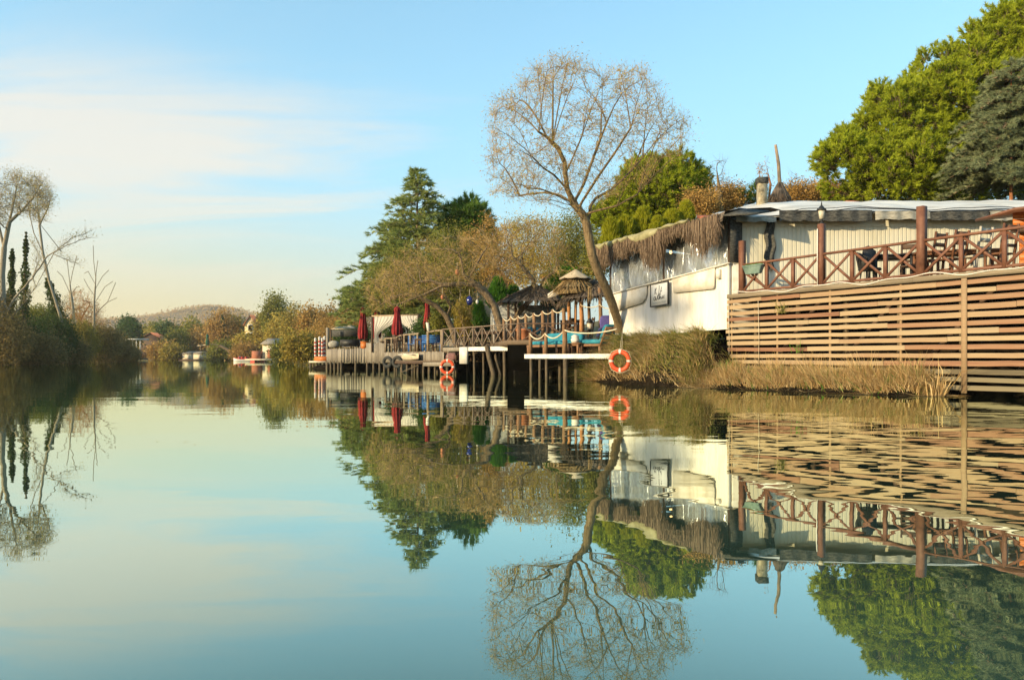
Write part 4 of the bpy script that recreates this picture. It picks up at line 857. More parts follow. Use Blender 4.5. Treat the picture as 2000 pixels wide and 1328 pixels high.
for sx in (-1,1):
    for sy in (-1,1): MB().box(p+np.array([sx*.3,sy*.26,.16]), (.06,.06,.32)).build('leg', M['dark_wood'], vc)
P = rope_pts([W(1134,596,34.4), W(1172,596,33.5), W(1195,601,33)], (.1,.08)); tag(MB().tube(P, .022, 6).build('hanging_rope', M['rope'], smooth=True), 'pale rope slung between the log posts of the gazebo', 'rope')
# straw curtain at the left end of the hut
# wind chime
p = W(1152,560,33); wc = thing('wind_chime', 'straw wind chime hanging from the gazebo eave near the leaning trunk', 'wind chime', p-EZ*.75)
MB().lathe([(0,0),(.1,-.03),(.1,-.06),(0,-.06)], p, 8).build('crown_disc', M['straw'], wc)
for k in range(6):
    a = k*math.pi/3; MB().tube([p+np.array([.07*math.cos(a),.07*math.sin(a),-.06]), p+np.array([.08*math.cos(a),.08*math.sin(a),-.6-.12*(k%2)])], .013, 5).build('strand', M['straw'], wc)
# ================================================================ middle deck with crossed railing
MA, MBp = np.array([XX(865,40.6),40.6]), np.array([XX(1014,36),36.0]); ML = np.linalg.norm(MBp-MA); ME2 = (MBp-MA)/ML; MN2 = np.array([-ME2[1],ME2[0]])
if MN2[1] < 0: MN2 = -MN2
def Mp(t, n, z): return np.array([*(MA+ME2*t+MN2*n), z])
ME3, MN3 = np.array([*ME2,0]), np.array([*MN2,0]); MANG = math.atan2(ME2[1], ME2[0])
def mt_(px, n=0.):
    r = (px-CX)/F; o = MA+MN2*n; return (r*o[1]-o[0])/(ME2[0]-r*ME2[1])
MZ = 1.38
md = thing('crossed_rail_deck', 'raised dark deck with crossed railing and a bright white corrugated edge on tall piles', 'deck', Mp(0,0,MZ), MANG)
m = MB()
for k in range(30): m.obox(Mp(ML/2, .03+.08+.16*k, MZ-.035), ME3*ML/2, MN3*.075, EZ*.03)
m.build('floor', M['deck'], md)
t0 = mt_(909); us = np.arange(t0, ML+.02, .02); zb = MZ-.185-.016*np.abs(np.sin(us*math.pi/.13)); m = MB()
m.grid(np.array([[Mp(u,-.014,z), Mp(u,-.014,MZ+.012), Mp(u,.012,MZ+.012), Mp(u,.012,z), Mp(u,-.014,z)] for u, z in zip(us, zb)])); m.build('fascia', M['white_paint'], md)
MB().obox(Mp(t0/2,0,MZ-.1), ME3*t0/2, MN3*.014, EZ*.1).build('fascia', M['grey_plank'], md)
m = MB()
for n_ in (.4,2,4): m.beam(Mp(0,n_,MZ-.16), Mp(ML,n_,MZ-.16), .1, .16)
m.build('joists', M['dark_wood'], md)
MB().prism([Mp(-.3,2.6,-1), Mp(ML+2.4,1.6,-1), Mp(ML+2.4,1.6,MZ-.25), Mp(-.3,2.6,MZ-.25)], MN3*.08).build('back_wall', M['shade_black'], md)  # black sheet added behind the piles as the under-deck shadow
for px, n_, r_ in ((926,.15,.06),(944,.4,.055),(975,.5,.055),(985,.1,.08),(1005,1.2,.06),(912,2,.06),(958,2.4,.06),(890,1.0,.06),(990,3,.06)):
    t_ = mt_(px,n_); MB().tube([Mp(t_,n_,-1.2), Mp(t_+.03,n_,0), Mp(t_,n_,MZ-.19)], [r_*1.1,r_,r_], 8).build('pile', M['pile'], md, smooth=True)
for px0, y0, px1, n_, r_ in ((951,672,964,-.12,.115),(968,690,977,.2,.07)):
    q0 = Mp(mt_(px0,n_),n_,0); q1 = Mp(mt_(px1,n_),n_,0); z0 = ZZ(y0, q0[1])
    o = MB().tube([(q1[0]+.05,q1[1],-.8),(q1[0],q1[1],.1),((q0[0]+q1[0])/2-.05,q0[1],z0*.55),(q0[0],q0[1],z0-.12),(q0[0]-.01,q0[1],z0)], [r_*.9,r_,r_*1.05,r_,r_*.2], 9).build('leaning_log', M['pile'], smooth=True)
    tag(o, 'thick pointed grey log leaning in the water against the white edged deck' if px0 < 960 else 'thinner dark log slanting under the white edged deck', 'log')
mr = thing('crossed_railing', 'grey wooden railing of crossed braces on the white edged deck', 'railing', Mp(0,.06,MZ), MANG)
rp_ = [mt_(px,.06) for px in (865,889,907,924,942,962,985,1012)]
def mtop(t): return MZ+np.interp(t, [0,ML], [.93,1.03])
for k, t_ in enumerate(rp_):
    w = .09 if k in (0,7) else .05; MB().obox(Mp(t_,.06,(MZ+mtop(t_))/2), ME3*w/2*(1.4 if k == 7 else 1), MN3*w/2, EZ*(mtop(t_)-MZ)/2).build('post', M['rail_grey'] if k != 7 else M['teak'], mr)
    if k < 7:
        a, b = t_+.05, rp_[k+1]-.05
        MB().beam(Mp(a,.04,MZ+.06), Mp(b,.04,mtop(b)-.06), .03, .045).build('cross_brace', M['rail_grey'], mr); MB().beam(Mp(a,.085,mtop(a)-.06), Mp(b,.085,MZ+.06), .03, .045).build('cross_brace', M['rail_grey'], mr)
MB().beam(Mp(-.05,.06,mtop(0)+.02), Mp(ML+.06,.06,mtop(ML)+.02), .1, .05).build('top_rail', M['rail_grey'], mr)
# tables & chairs on that deck (dark shapes behind the rail)
table('long dark table behind the crossed railing', Mp(mt_(955,1.6),1.7,MZ), MANG, (1.8,.8,.8), M['dark_wood'])
for k, (px, n_, lb) in enumerate(((925,1.5,'dark chair at the left end of the long dark table'),(985,1.4,'dark chair at the right end of the long dark table'),(902,2.2,'dark chair near the leaning trunk behind the railing'))):
    chair('deck_chair', lb, Mp(mt_(px,n_),n_,MZ), R(30+70*k), M['dark_wood'], 'dark chairs behind the crossed railing')
# ================================================================ landing stage and promenade
ls = thing('landing_stage', 'low dark landing stage of rough beams just above the water', 'landing stage', (-4,42,0))
qa, qb = np.array([XX(768,45.5),45.5]), np.array([XX(884,40.2),40.2]); qe = (qb-qa)/np.linalg.norm(qb-qa); qn = np.array([-qe[1],qe[0]]); qn = qn if qn[1] > 0 else -qn; ql = np.linalg.norm(qb-qa)
Qp = lambda t, n, z: np.array([*(qa+qe*t+qn*n), z]); QE, QN = np.array([*qe,0]), np.array([*qn,0])
m = MB()
for k in range(10): m.obox(Qp(ql/2,.1+.21*k,.66), QE*ql/2, QN*.1, EZ*.03)
m.build('floor', M['deck'], ls)
MB().beam(Qp(0,.0,.56), Qp(ql*.55,.0,.57), .1, .12).build('edge_beam', M['dark_wood'], ls); MB().beam(Qp(ql*.55,-.02,.5), Qp(ql,-.02,.52), .1, .22).build('edge_beam', M['grey_plank'], ls)
for t_ in np.linspace(.2, ql-.1, 11): MB().tube([Qp(t_,.1,-1), Qp(t_+.05,.1,.5)], rng.uniform(.05,.08), 7).build('pile', M['pile'], ls)
MB().beam(Qp(1.3,-.15,.02), Qp(3.0,-.1,.42), .04, .05).build('brace', M['pile'], ls)
for px, lb in ((757,'worn tyre hung on the promenade edge, left of the pair'), (776,'worn tyre hung beside the landing stage, right of the pair')):
    Y = 46.8 if px < 765 else 45.2; c = W(px,707,Y); t_ = thing('tyre_fender', lb, 'tyre', c-EZ*.36, 0, 'tyres hung as fenders')
    A = np.linspace(0, 2*math.pi, 29); B = np.linspace(0, 2*math.pi, 11); n_ = nrm(np.array([-.5,-1,0])); u = np.cross(EZ, n_)
    MB().grid(np.array([[c+(.27+.1*math.cos(b))*(math.cos(a)*u+math.sin(a)*EZ)+.1*math.sin(b)*n_ for b in B] for a in A])).build('tread', M['tyre'], t_, smooth=True); MB().tube([c+EZ*.36, c+EZ*.8+np.array([.05,.1,0])], .012, 4).build('rope', M['rope'], t_)
table('small dark side table with a pale bowl on the landing stage', Qp(ql-.35,.9,.69), R(-30), (.75,.6,.5), M['dark_wood'], 'side_table')
p = Qp(ql-.35,.9,1.19); tag(MB().lathe([(0,0),(.12,0),(.2,.12),(.18,.12),(.1,.03),(0,.03)], p, 14).build('bowl', M['white_paint'], smooth=True), 'pale bowl on the small dark side table', 'bowl')
tag(cushion(Qp(ql-1.1,.75,.9), QE*.5, QN*.32, EZ*.22, 'rolled_rug', pm('faded_rose_cloth', [(.12,.055,.055),(.22,.12,.115)], 6, rough=.95), None, 3), 'rolled faded rose rug lying on the landing stage beside the side table', 'rug')
p = Mp(mt_(906,-.05),-.05,.69); tag(MB().obox(p+EZ*.28, ME3*.3, MN3*.06, EZ*.42).build('white_board', M['white_paint']), 'blank white board standing under the left end of the white corrugated edge', 'board')
# promenade
PA, PB = np.array([XX(752,51.5),51.5]), np.array([XX(866,43.0),43.0]); pl = np.linalg.norm(PB-PA); pe = (PB-PA)/pl; pn = np.array([-pe[1],pe[0]]); pn = pn if pn[1] > 0 else -pn
Pp = lambda t, n, z: np.array([*(PA+pe*t+pn*n), z]); PE, PN = np.array([*pe,0]), np.array([*pn,0])
def ptx(px, n=0.): r = (px-CX)/F; o = PA+pn*n; return (r*o[1]-o[0])/(pe[0]-r*pe[1])
pm_ = thing('promenade', 'grey plank promenade on stilts along the river', 'promenade', Pp(0,0,0), math.atan2(pe[1],pe[0]))
PZ = 1.22
MB().prism([Pp(0,0,PZ-.12), Pp(pl,0,PZ-.12), Pp(pl+2,9,PZ-.12), Pp(-1,9,PZ-.12)], (0,0,.12)).build('floor', M['deck'], pm_)
m = MB(); t_ = 0
while t_ < pl:
    w = rng.uniform(.13,.2); m.obox(Pp(t_+w/2,-.03+rng.uniform(-.01,.01),PZ-.36+rng.uniform(-.03,.03)), PE*(w/2-.004), PN*.015, EZ*.33); t_ += w
m.build('plank_skirt', M['grey_plank'], pm_)
for t_ in np.linspace(.3, pl, 9): MB().tube([Pp(t_,.15,-1),Pp(t_,.15,PZ-.13)], .07, 7).build('pile', M['pile'], pm_)
MB().prism([Pp(-1,2.0,-1), Pp(pl+2,2.0,-1), Pp(pl+2,2.0,1.0), Pp(-1,2.0,1.0)], PN*.1).build('back_wall', M['shade_black'], pm_)  # near-black panel, the shade under the promenade put into its colour
tr = thing('twig_railing', 'pale crooked twig railing on the plank promenade', 'railing', Pp(0,.1,PZ), math.atan2(pe[1],pe[0]))
tops = []
for px, h in ((753,.88),(765,.9),(774,.9),(781,1.0),(790,1.0),(802,1.02),(815,1.08)):
    t_ = ptx(px,.1); a = Pp(t_,.1,PZ); b = Pp(t_+rng.uniform(-.06,.06),.1,PZ+h); MB().tube([a,(a+b)/2+PE*rng.uniform(-.05,.05),b], rng.uniform(.045,.065), 7).build('post', M['twig_rail'], tr, smooth=True); tops.append(b)
MB().tube([tops[0]-PE*.2]+[q+EZ*rng.uniform(-.02,.06) for q in tops]+[tops[-1]+PE*.2], .05, 7).build('top_rail', M['twig_rail'], tr, smooth=True)
tops = []
for px, h in ((836,1.1),(863,1.15)):
    t_ = ptx(px,.1); a, b = Pp(t_,.1,PZ), Pp(t_,.1,PZ+h); MB().tube([a,b], .085, 8).build('post', M['twig_rail'], tr); tops.append(b)
MB().tube([tops[0]-PE*.15,(tops[0]+tops[1])/2+EZ*.03,tops[1]+PE*.1], .055, 7).build('top_rail', M['twig_rail'], tr, smooth=True)
p = Pp(ptx(812),-.35,.66); bt = thing('small_rowing_boat', 'small pale wooden boat hull tied along the promenade planks', 'boat', p)
sec = []
for u in np.linspace(-1,1,13):
    w = .33*max(.02,(1-abs(u)**2.6)); z = .1*u*u; sec.append([p+PE*u*1.35+PN*w*s+EZ*(zz_+z) for s, zz_ in ((-1,.36),(-.85,.1),(0,0),(.85,.1),(1,.36))])
MB().grid(np.array(sec)).build('hull', M['plaster'], bt, smooth=True); MB().beam(p+PE*-1.2-PN*.3+EZ*.38, p+PE*1.2-PN*.3+EZ*.38, .05, .05).build('gunwale', M['white_paint'], bt)
for k, (px, Y, lb) in enumerate(((815,47.5,'blue slatted bench behind the promenade rail, left one'),(843,45.5,'blue slatted bench behind the promenade rail, right one'))):
    p = np.array([XX(px,Y),Y,PZ]); bn = thing('blue_bench', lb, 'bench', p, 0, 'blue benches on the promenade')
    m = MB()
    for q in range(4): m.box(p+np.array([0,-.18+.12*q,.45]), (1.2,.1,.03))
    m.build('seat', M['blue'], bn); m = MB()
    for q in range(4): m.box(p+np.array([0,.24+.02*q,.55+.12*q]), (1.2,.03,.09))
    m.build('backrest', M['blue'], bn)
    for sx in (-.52,.52):
        for sy in (-.17,.25): MB().box(p+np.array([sx,sy,.21]), (.05,.05,.42)).build('leg', M['blue'], bn)
p = np.array([XX(836,44),44,PZ]); tag(MB().prism([p+np.array(v) for v in ((-.05,0,1.15),(.13,0,1.1),(.04,0,1.62),(-.13,0,1.62))], (0,.04,0)).build('white_menu_board', M['white_paint']), 'small tilted white board standing on the twig rail', 'board')
# ================================================================ planked boxes further along
def plank_box(label, corners, z0, z1):
    c = np.array(corners, float); t = thing('planked_planter', label, 'planter', (*c.mean(0), z0), 0, 'planked boxes at the water')
    m = MB(); k = len(c)
    for i in range(k):
        a, b = c[i], c[(i+1)%k]; l = np.linalg.norm(b-a); e = (b-a)/l; n = np.array([e[1],-e[0]]); s = 0
        while s < l-.02:
            w = min(rng.uniform(.14,.24), l-s); q = a+e*(s+w/2); m.obox((q[0],q[1],(z0+z1)/2+rng.uniform(-.04,.02)), np.array([*e,0])*(w/2-.005), np.array([*n,0])*.02, EZ*((z1-z0)/2+rng.uniform(-.02,.03))); s += w
    m.build('planks', M['grey_plank'], t)
    MB().prism([(*q, z1-.12) for q in c], (0,0,.05)).build('soil', M['soil'], t)
    m = MB(); ce = c.mean(0); n = 500; w = rng.dirichlet(np.ones(k), n); P = w@c
    cards(m, np.concatenate([P, rng.uniform(z1-.1, z1+.08, (n,1))],1), EZ+rdir(n)*.9, rdir(n), rng.uniform(.1,.2,n), rng.uniform(.04,.08,n)); m.build('low_plants', M['bush_leaf'], t)
    for i in range(k):
        a, b = c[i], c[(i+1)%k]
        for u in np.arange(.05, 1, 1.1/max(1.2,np.linalg.norm(b-a))): q = a+(b-a)*u; MB().tube([(q[0],q[1],-1),(q[0],q[1],z0+.1)], .08, 6).build('pile', M['pile'], t)
    return t
def c2(px, Y): return (XX(px,Y), Y)
plank_box('long low planked planter at the water below the first maroon parasol', [c2(638,59),c2(664,55.5),c2(717,55.0),c2(722,60),c2(640,64)], .52, 1.5)
plank_box('taller narrow planked box between the long planter and the promenade', [c2(716,54.6),c2(741,52.8),c2(751,52.3),c2(756,57),c2(722,58)], .50, 1.86)
cushion(np.array([XX(700,62),62,-.1]), np.array([3.5,0,0]), np.array([0,2.5,0]), EZ*.5, 'stone_heap', M['soil'], None) and None
tag(bpy.data.objects['stone_heap'], 'dark muddy shelf under the planked planters', 'bank')
# parasols
def parasol(label, px, Y, ytop, ybot, base, tilt=0.0, thin=1.0):
    x = XX(px,Y); zt, zb = ZZ(ytop,Y), ZZ(ybot,Y); p = np.array([x,Y,base]); t = thing('closed_parasol', label, 'parasol', p, 0, 'closed maroon parasols')
    MB().tube([p, p+EZ*(zt-base-.05)], .035, 8).build('pole', M['pole_wood'], t)
    H = zt-zb; k = 36; ang = np.linspace(0, 2*math.pi, k+1); rows = []
    for v in np.linspace(0,1,22):
        r = .30*thin*np.interp(v, [0,.05,.14,.2,.3,.55,.8,.92,1], [.08,.5,.66,.5,.62,.85,1.05,1.0,.85]); rows.append([(x+r*(1+.22*math.cos(9*a+2*v))*math.cos(a)+tilt*v, Y+r*(1+.22*math.cos(9*a+2*v))*math.sin(a), zt-H*v-.05*math.cos(5*a)*v) for a in ang])
    m = MB(); m.grid(np.array(rows)); m.build('canopy', M['maroon'], t, smooth=True)
    MB().tube([(x+.17*thin*math.cos(a), Y+.17*thin*math.sin(a), zt-H*.2) for a in ang[::3]], .018, 5).build('tie', M['maroon'], t)
    MB().lathe([(0,0),(.05,0),(.03,.08),(0,.1)], (x,Y,zt), 8).build('finial', M['pole_wood'], t)
    MB().lathe([(0,0),(.3,0),(.28,.08),(.06,.1),(0,.1)], p, 14).build('base', M['metal'], t); return t
parasol('bright maroon closed parasol, leftmost one, above the long planked planter', 709, 56.5, 600, 662, 1.2)
parasol('tall maroon closed parasol half hidden behind the white draped pavilion', 736, 59, 585, 660, 1.2)
parasol('maroon closed parasol standing in front of the white drapes', 776, 50.5, 598, 656, PZ)
parasol('faded maroon closed parasol hidden among bare branches right of the drapes', 835, 49, 588, 646, PZ, thin=.75)
# white draped pavilion
pv = thing('draped_pavilion', 'pavilion frame with white see through drapes tied back', 'pavilion', (XX(770,54),54,PZ))
c = [c2(727,53.5), c2(817,52.0), c2(822,56), c2(735,57)]; zt = ZZ(616,52.5)
for i, q in enumerate(c): MB().box((q[0],q[1],(PZ+zt)/2), (.12,.12,zt-PZ)).build('post', M['dark_wood'], pv)
for i in range(4): a, b = c[i], c[(i+1)%4]; MB().beam((*a,zt),(*b,zt), .1, .1).build('beam', M['pole_wood'], pv)
def drape(a, b, wide_top, z_tie, pull, nm='drape'):
    a, b = np.array(a), np.array(b); U = np.linspace(0,1,44); Vv = np.linspace(0,1,22); P = []
    for v in Vv:
        z = zt-.04-(zt-.04-1.5)*v; w = 1-(1-pull)*sst(np.array([v]),0,.62)[0]+ (0.12*max(0,v-.62)/.38); row = []
        for u in U: q = a+(b-a)*u*w; f = .022*math.sin(u*46+3*v)*(1+v)+.03*math.sin(u*9); row.append((q[0], q[1]-.08+f, z))
        P.append(row)
    P = np.array(P); MB().grid(P).build(nm, M['white_cloth'], pv, smooth=True)
A, B = np.array(c[0]), np.array(c[1]); drape(A+(B-A)*.05, A+(B-A)*.62, 1, 1.6, .16); drape(A+(B-A)*.985, A+(B-A)*.55, 1, 1.6, .22); drape(np.array(c[2]), np.array(c[2])*.55+np.array(c[3])*.45, 1, 1.6, .5)
# glazed canopy
gc = thing('glazed_canopy', 'low canopy with grey blinds and a dark counter behind the long planter', 'canopy', (XX(672,62),62,1.1))
c = [c2(646,62),c2(700,61),c2(712,66),c2(652,68)]; zt = ZZ(643,62)
for q in c: MB().box((*q,(1.0+zt)/2), (.1,.1,zt-1.0)).build('post', M['dark_wood'], gc)
MB().prism([(*c[0],zt),(*c[1],zt),W(686,636,63.5),W(662,636,63.5)], (0,.05,.02)).build('roof', M['canvas'], gc)
MB().prism([(*c[0],zt-.6),(*c[1],zt-.6),(*c[1],zt-.06),(*c[0],zt-.06)], (0,.03,0)).build('blind', M['shade_net'], gc)
MB().box((XX(684,58.5),58.5,1.95),(1.4,.6,.5)).build('counter', M['black'], gc)
MB().tube([c2(640,61)+(1.0,), c2(640,61)+(ZZ(640,61),)], .13, 9).build('stone_pillar', M['grey_plank'], gc)
cushion(np.array([XX(652,58.8),58.8,1.85]), np.array([.42,0,0]), np.array([0,.3,0]), EZ*.28, 'covered_furniture', M['grey_net'], None, 2.2)
tag(bpy.data.objects['covered_furniture'], 'pale sheet bundled over furniture on the corner of the long planter', 'cover')
p = np.array([XX(712,56),56,1.45]); tag(MB().box(p+EZ*.25,(.5,.3,.55)).box(p+EZ*.54,(.56,.36,.05)).build('orange_crate', M['orange_wood']), 'small orange box under the leftmost maroon parasol', 'box')
# striped mooring poles and their little dock
dk = thing('mooring_dock', 'low dock with an orange front below the striped mooring poles', 'dock', (XX(622,65),65,0))
MB().prism([(*c2(603,66),.42),(*c2(640,64),.42),(*c2(642,68),.42),(*c2(603,70),.42)], (0,0,.14)).build('floor', M['plaster'], dk)
MB().prism([(*c2(614,66.2),.57),(*c2(638,64.4),.57),(*c2(638,64.4),.95),(*c2(614,66.2),.95)], (0,.15,0)).build('front_board', M['orange_wood'], dk)
for px in (606,612,619,626,633,639): MB().tube([(*c2(px,66),-1),(*c2(px,66),.43)], .08, 6).build('pile', M['pile'], dk)
for k, (px, yt, Y, lb) in enumerate(((616,664,66.4,'red and white striped mooring pole, leftmost on the dock'),(624,661.5,65.8,'tallest red and white striped mooring pole'),(629.5,664,66.6,'striped mooring pole, third from the left'),(634,660.5,66.9,'striped mooring pole, fourth from the left'),(639,663,66.3,'striped mooring pole nearest the long planter'))):
    x = XX(px,Y); zt = ZZ(yt,Y); p = np.array([x,Y,.96]); t = thing('striped_pole', lb, 'mooring pole', p, 0, 'striped mooring poles'); n = 9; h = (zt-.96)/n; a = MB(); b = MB()
    for q in range(n): (a if q % 2 == 0 else b).tube([(x,Y,.96+h*q),(x,Y,.96+h*(q+1))], .1, 9)
    a.build('white_bands', M['white_paint'], t); b.build('red_bands', M['stripe_red'], t); MB().lathe([(0,0),(.1,0),(.12,.08),(.05,.17),(0,.19)], (x,Y,zt), 9).build('knob', M['white_paint'], t)
# ================================================================ far bank buildings and boats
def far_z(x, y): return float(ground_h([x],[y])[0])
Y = 222; x0, x1 = XX(362,Y), XX(404,Y); bh = thing('boathouse', 'long low cream boathouse with two doors at the far water edge', 'boathouse', ((x0+x1)/2,Y,0)); xm = (x0+x1)/2
for a, b in ((x0,xm-.05),(xm+.05,x1)):
    MB().box(((a+b)/2,Y,1.1),(b-a,4,1.7)).build('wall', M['plaster'], bh); MB().prism([(a-.1,Y-2.3,1.96),(b+.1,Y-2.3,1.96),(b+.1,Y+2.3,2.5),(a-.1,Y+2.3,2.5)], (0,0,.15)).build('roof', M['grey_plank'], bh)
    MB().box(((a+b)/2,Y-2.02,.95),((b-a)*.4,.05,1.2)).build('door', M['plaster'], bh)
MB().box((xm,Y-2.1,.15),(x1-x0+2,.6,.3)).build('quay', M['dark_wood'], bh)
jt = thing('small_jetty', 'dark little jetty on stilts left of the cream boathouse', 'jetty', (XX(352,221),221,0))
MB().box((XX(352,221),221,1.5),(3.4,2,.15)).build('floor', M['dark_wood'], jt)
for k in range(5): MB().tube([(XX(352,221)-1.5+.75*k,220.3,-1),(XX(352,221)-1.5+.75*k,220.3,2.3)], .09, 5).build('pile', M['dark_wood'], jt)
p = np.array([XX(405,224),224,1.0]); gp_ = thing('green_parasol', 'dark green closed parasol by the cream boathouse', 'parasol', p); MB().tube([p,p+EZ*5.4], .09, 6).build('pole', M['pole_wood'], gp_); MB().lathe([(.05,6.6),(.4,6.2),(.32,5.6),(.5,4.6),(.55,3.4),(.2,3.3)], p, 12, .1).build('canopy', M['green_cloth'], gp_)
p = np.array([XX(412,226),226,.9]); fc_ = thing('lean_to_shelter', 'small pale roofed shelter beside the dark green parasol', 'shelter', p); MB().beam(p+np.array([-3.5,0,3.3]), p+np.array([3.5,0,4.0]), 3, .15).build('roof', M['plaster'], fc_)
for x in (-3,0,3): MB().box(p+np.array([x,0,1.7+.17*x/3]),(.2,.2,3.3)).build('post', M['pole_wood'], fc_)
Y = 205; op = thing('orange_pavilion', 'orange fronted waterside pavilion with a pale roof beside the left bank bushes', 'pavilion', (XX(274,Y),Y,0)); x0, x1 = XX(262,Y), XX(281,Y)
m = MB(); m.box(((x0+x1)/2,Y,1.4),(x1-x0,3,1.5)); m.build('wall', M['orange_wood'], op); MB().box(((x0+x1)/2,Y,.45),(x1-x0+.6,3.6,.35)).build('quay', M['dark_wood'], op); MB().box((x0+.5,Y,5.6),(5,4,.3)).build('roof', M['white_paint'], op)
for x in (x0+.3,(x0+x1)/2,x1-.3): MB().box((x,Y-1.4,3.8),(.18,.18,3.5)).build('post', M['white_paint'], op)
def gabled(name, label, px0, px1, Y, zb, ze, zr, depth, wm, rm, windows=()):
    x0, x1 = XX(px0,Y), XX(px1,Y); t = thing(name, label, 'house', ((x0+x1)/2,Y,zb)); xm = (x0+x1)/2
    MB().prism([(x0,Y,zb),(x1,Y,zb),(x1,Y,ze),(xm,Y,zr),(x0,Y,ze)], (0,depth,0)).build('wall', wm, t)
    m = MB(); ov = .4; m.prism([(x0-ov,Y-ov,ze-.35),(xm,Y-ov,zr+.05),(xm,Y-ov,zr+.3),(x0-ov,Y-ov,ze-.1)], (0,depth+2*ov,0)); m.prism([(xm+.002,Y-ov,zr+.05),(x1+ov,Y-ov,ze-.35),(x1+ov,Y-ov,ze-.1),(xm+.002,Y-ov,zr+.3)], (0,depth+2*ov,0)); m.build('roof', rm, t)
    for px, py, w, h in windows:
        c = W(px,py,Y); f_ = MB().box(c+np.array([0,-.04,0]),(w+.3,.08,h+.3)).build('window', M['white_paint'], t); MB().box(c+np.array([0,-.1,0]),(w,.05,h)).build('pane', M['shade_black'], f_)
    return t
hz = gabled('ochre_house', 'ochre gabled house with a brown roof rising out of the autumn trees', 478, 500, 232, 3, ZZ(634,232), ZZ(617,232), 8, M['yellow_plaster'], M['brick'], ((489,640,1.2,1.6),(489,656,1.2,1.6),(483,656,.9,1.5),(496,656,.9,1.5)))
MB().box((XX(507,236),236.5,ZZ(622,236)-1.2),(6,6,1)).build('side_roof', M['brick'], hz)
MB().box((XX(495,233.5),236,ZZ(619,233)),(.6,.6,1.6)).build('chimney', M['yellow_plaster'], hz)
gabled('brown_cottage', 'low brown roofed cottage far back between the round dark tree and the bare trees', 272, 318, 262, 2, ZZ(662,262), ZZ(651,262), 8, M['dark_wood'], M['brick'])
Y = 150; bx = thing('riverside_shed', 'pale two part shed with a grey roof at the water beside the red boat', 'shed', (XX(525,Y),Y,0))
MB().box((XX(528,Y),Y+1,1.9),(2.7,3,2.6)).build('wall', M['plaster'], bx); MB().prism([(XX(511,Y),Y-.8,3.3),(XX(545,Y),Y-.8,3.3),(XX(545,Y),Y+3,4.4),(XX(514,Y),Y+3,4.4)],(0,0,.2)).build('roof', M['grey_plank'], bx)
MB().box((XX(503,Y),Y,1.3),(1.6,2,1.6)).build('side_wall', M['brick'], bx); MB().box((XX(517,Y),Y-.8,.45),(6.5,1.6,.3)).build('quay', M['plaster'], bx); MB().box((XX(529,Y),Y-.54,1.5),(1.0,.06,1.7)).build('door', M['brick'], bx)
for k in range(7): MB().tube([(XX(502+6.5*k,Y),Y-1.2,-1),(XX(502+6.5*k,Y),Y-1.2,.4)], .1, 5).build('pile', M['dark_wood'], bx)
def hull(t, c, L, Wd, H, ang, mats, bow=.5):
    ca, sa = math.cos(ang), math.sin(ang); ex, ey = np.array([ca,sa,0]), np.array([-sa,ca,0]); sec = []
    for u in np.linspace(-1,1,15):
        w = Wd/2*(1-max(0,u)**2.5)*(1 if u > -1 else .85); z = H*(1+bow*max(0,u)**2); sec.append([c+ex*u*L/2+ey*w*s+EZ*(z*f) for s, f in ((-1,1),(-.92,.45),(-.5,.0),(.5,0),(.92,.45),(1,1))])
    m = MB(); m.grid(np.array(sec)); s0 = np.array(sec[0]); m.add(s0, [[5,4,3,2,1,0]]); m.build('hull', mats[0], t, smooth=False)
    m = MB(); m.grid(np.array([[q[0]-EZ*.08,q[5]-EZ*.08] for q in sec])); m.build('deck', mats[1], t)
    m = MB(); m.tube([np.array(q[0]) for q in sec], .06, 5); m.tube([np.array(q[5]) for q in sec], .06, 5); m.build('gunwale', mats[2], t); return ex, ey
Y = 172; c = np.array([XX(474,Y),Y,.0]); b = thing('motor_boat', 'small white motor boat with red stripe and red seats, lying side on', 'boat', c)
ex, ey = hull(b, c-EZ*.1, 4.2, 1.5, .62, R(175), (M['boat_white'],M['boat_red'],M['boat_red']))
for s in (-.9,0,.7): MB().box(c+ex*s+EZ*.75,(.35,1.0,.5),R(175)).build('seat', M['boat_red'], b)
MB().prism([c+ex*.9+ey*-.5+EZ*.6, c+ex*.9+ey*.5+EZ*.6, c+ex*.6+ey*.5+EZ*1.1, c+ex*.6+ey*-.5+EZ*1.1], ex*.04).build('windscreen', M['boat_white'], b)
c = np.array([XX(505,168),168,.0]); b = thing('red_boat', 'red pedal boat seen end on beside the pale shed', 'boat', c)
ex, ey = hull(b, c-EZ*.1, 3.4, 2.0, .8, R(62), (M['boat_red'],M['boat_white'],M['boat_red']))
for s in (-.5,.5): MB().box(c+ey*s-ex*.4+EZ*1.0,(.5,.5,.7),R(62)).build('seat', M['boat_white'], b)
MB().lathe([(0,0),(.35,.0),(.4,.3),(.2,.55),(0,.6)], c-ex*1.3+EZ*.8, 12).build('outboard', M['black'], b, smooth=True)
# tiled houses hidden in the trees
gabled('tiled_house', 'house with a red tiled roof glimpsed through bare branches left of the straw umbrella', 915, 1000, 58, 2, ZZ(556,58), ZZ(521,58), 6, M['plaster'], M['red_tile'])
h2 = thing('tiled_porch', 'porch with a sloping red tiled roof just left of the straw umbrella', 'porch', (XX(1080,50),50,2)); Y = 50
MB().prism([(XX(1054,Y),Y,ZZ(543,Y)),(XX(1120,Y),Y,ZZ(543,Y)),(XX(1112,Y),Y+3,ZZ(526,Y)),(XX(1062,Y),Y+3,ZZ(526,Y))],(0,0,.1)).build('roof', M['red_tile'], h2); MB().box((XX(1087,Y),Y+1.4,ZZ(575,Y)),(1.9,2,2.0)).build('wall', M['plaster'], h2); MB().box((XX(1087,Y),Y-.03,ZZ(545,Y)),(2.1,.06,.1)).build('gutter', M['white_paint'], h2)
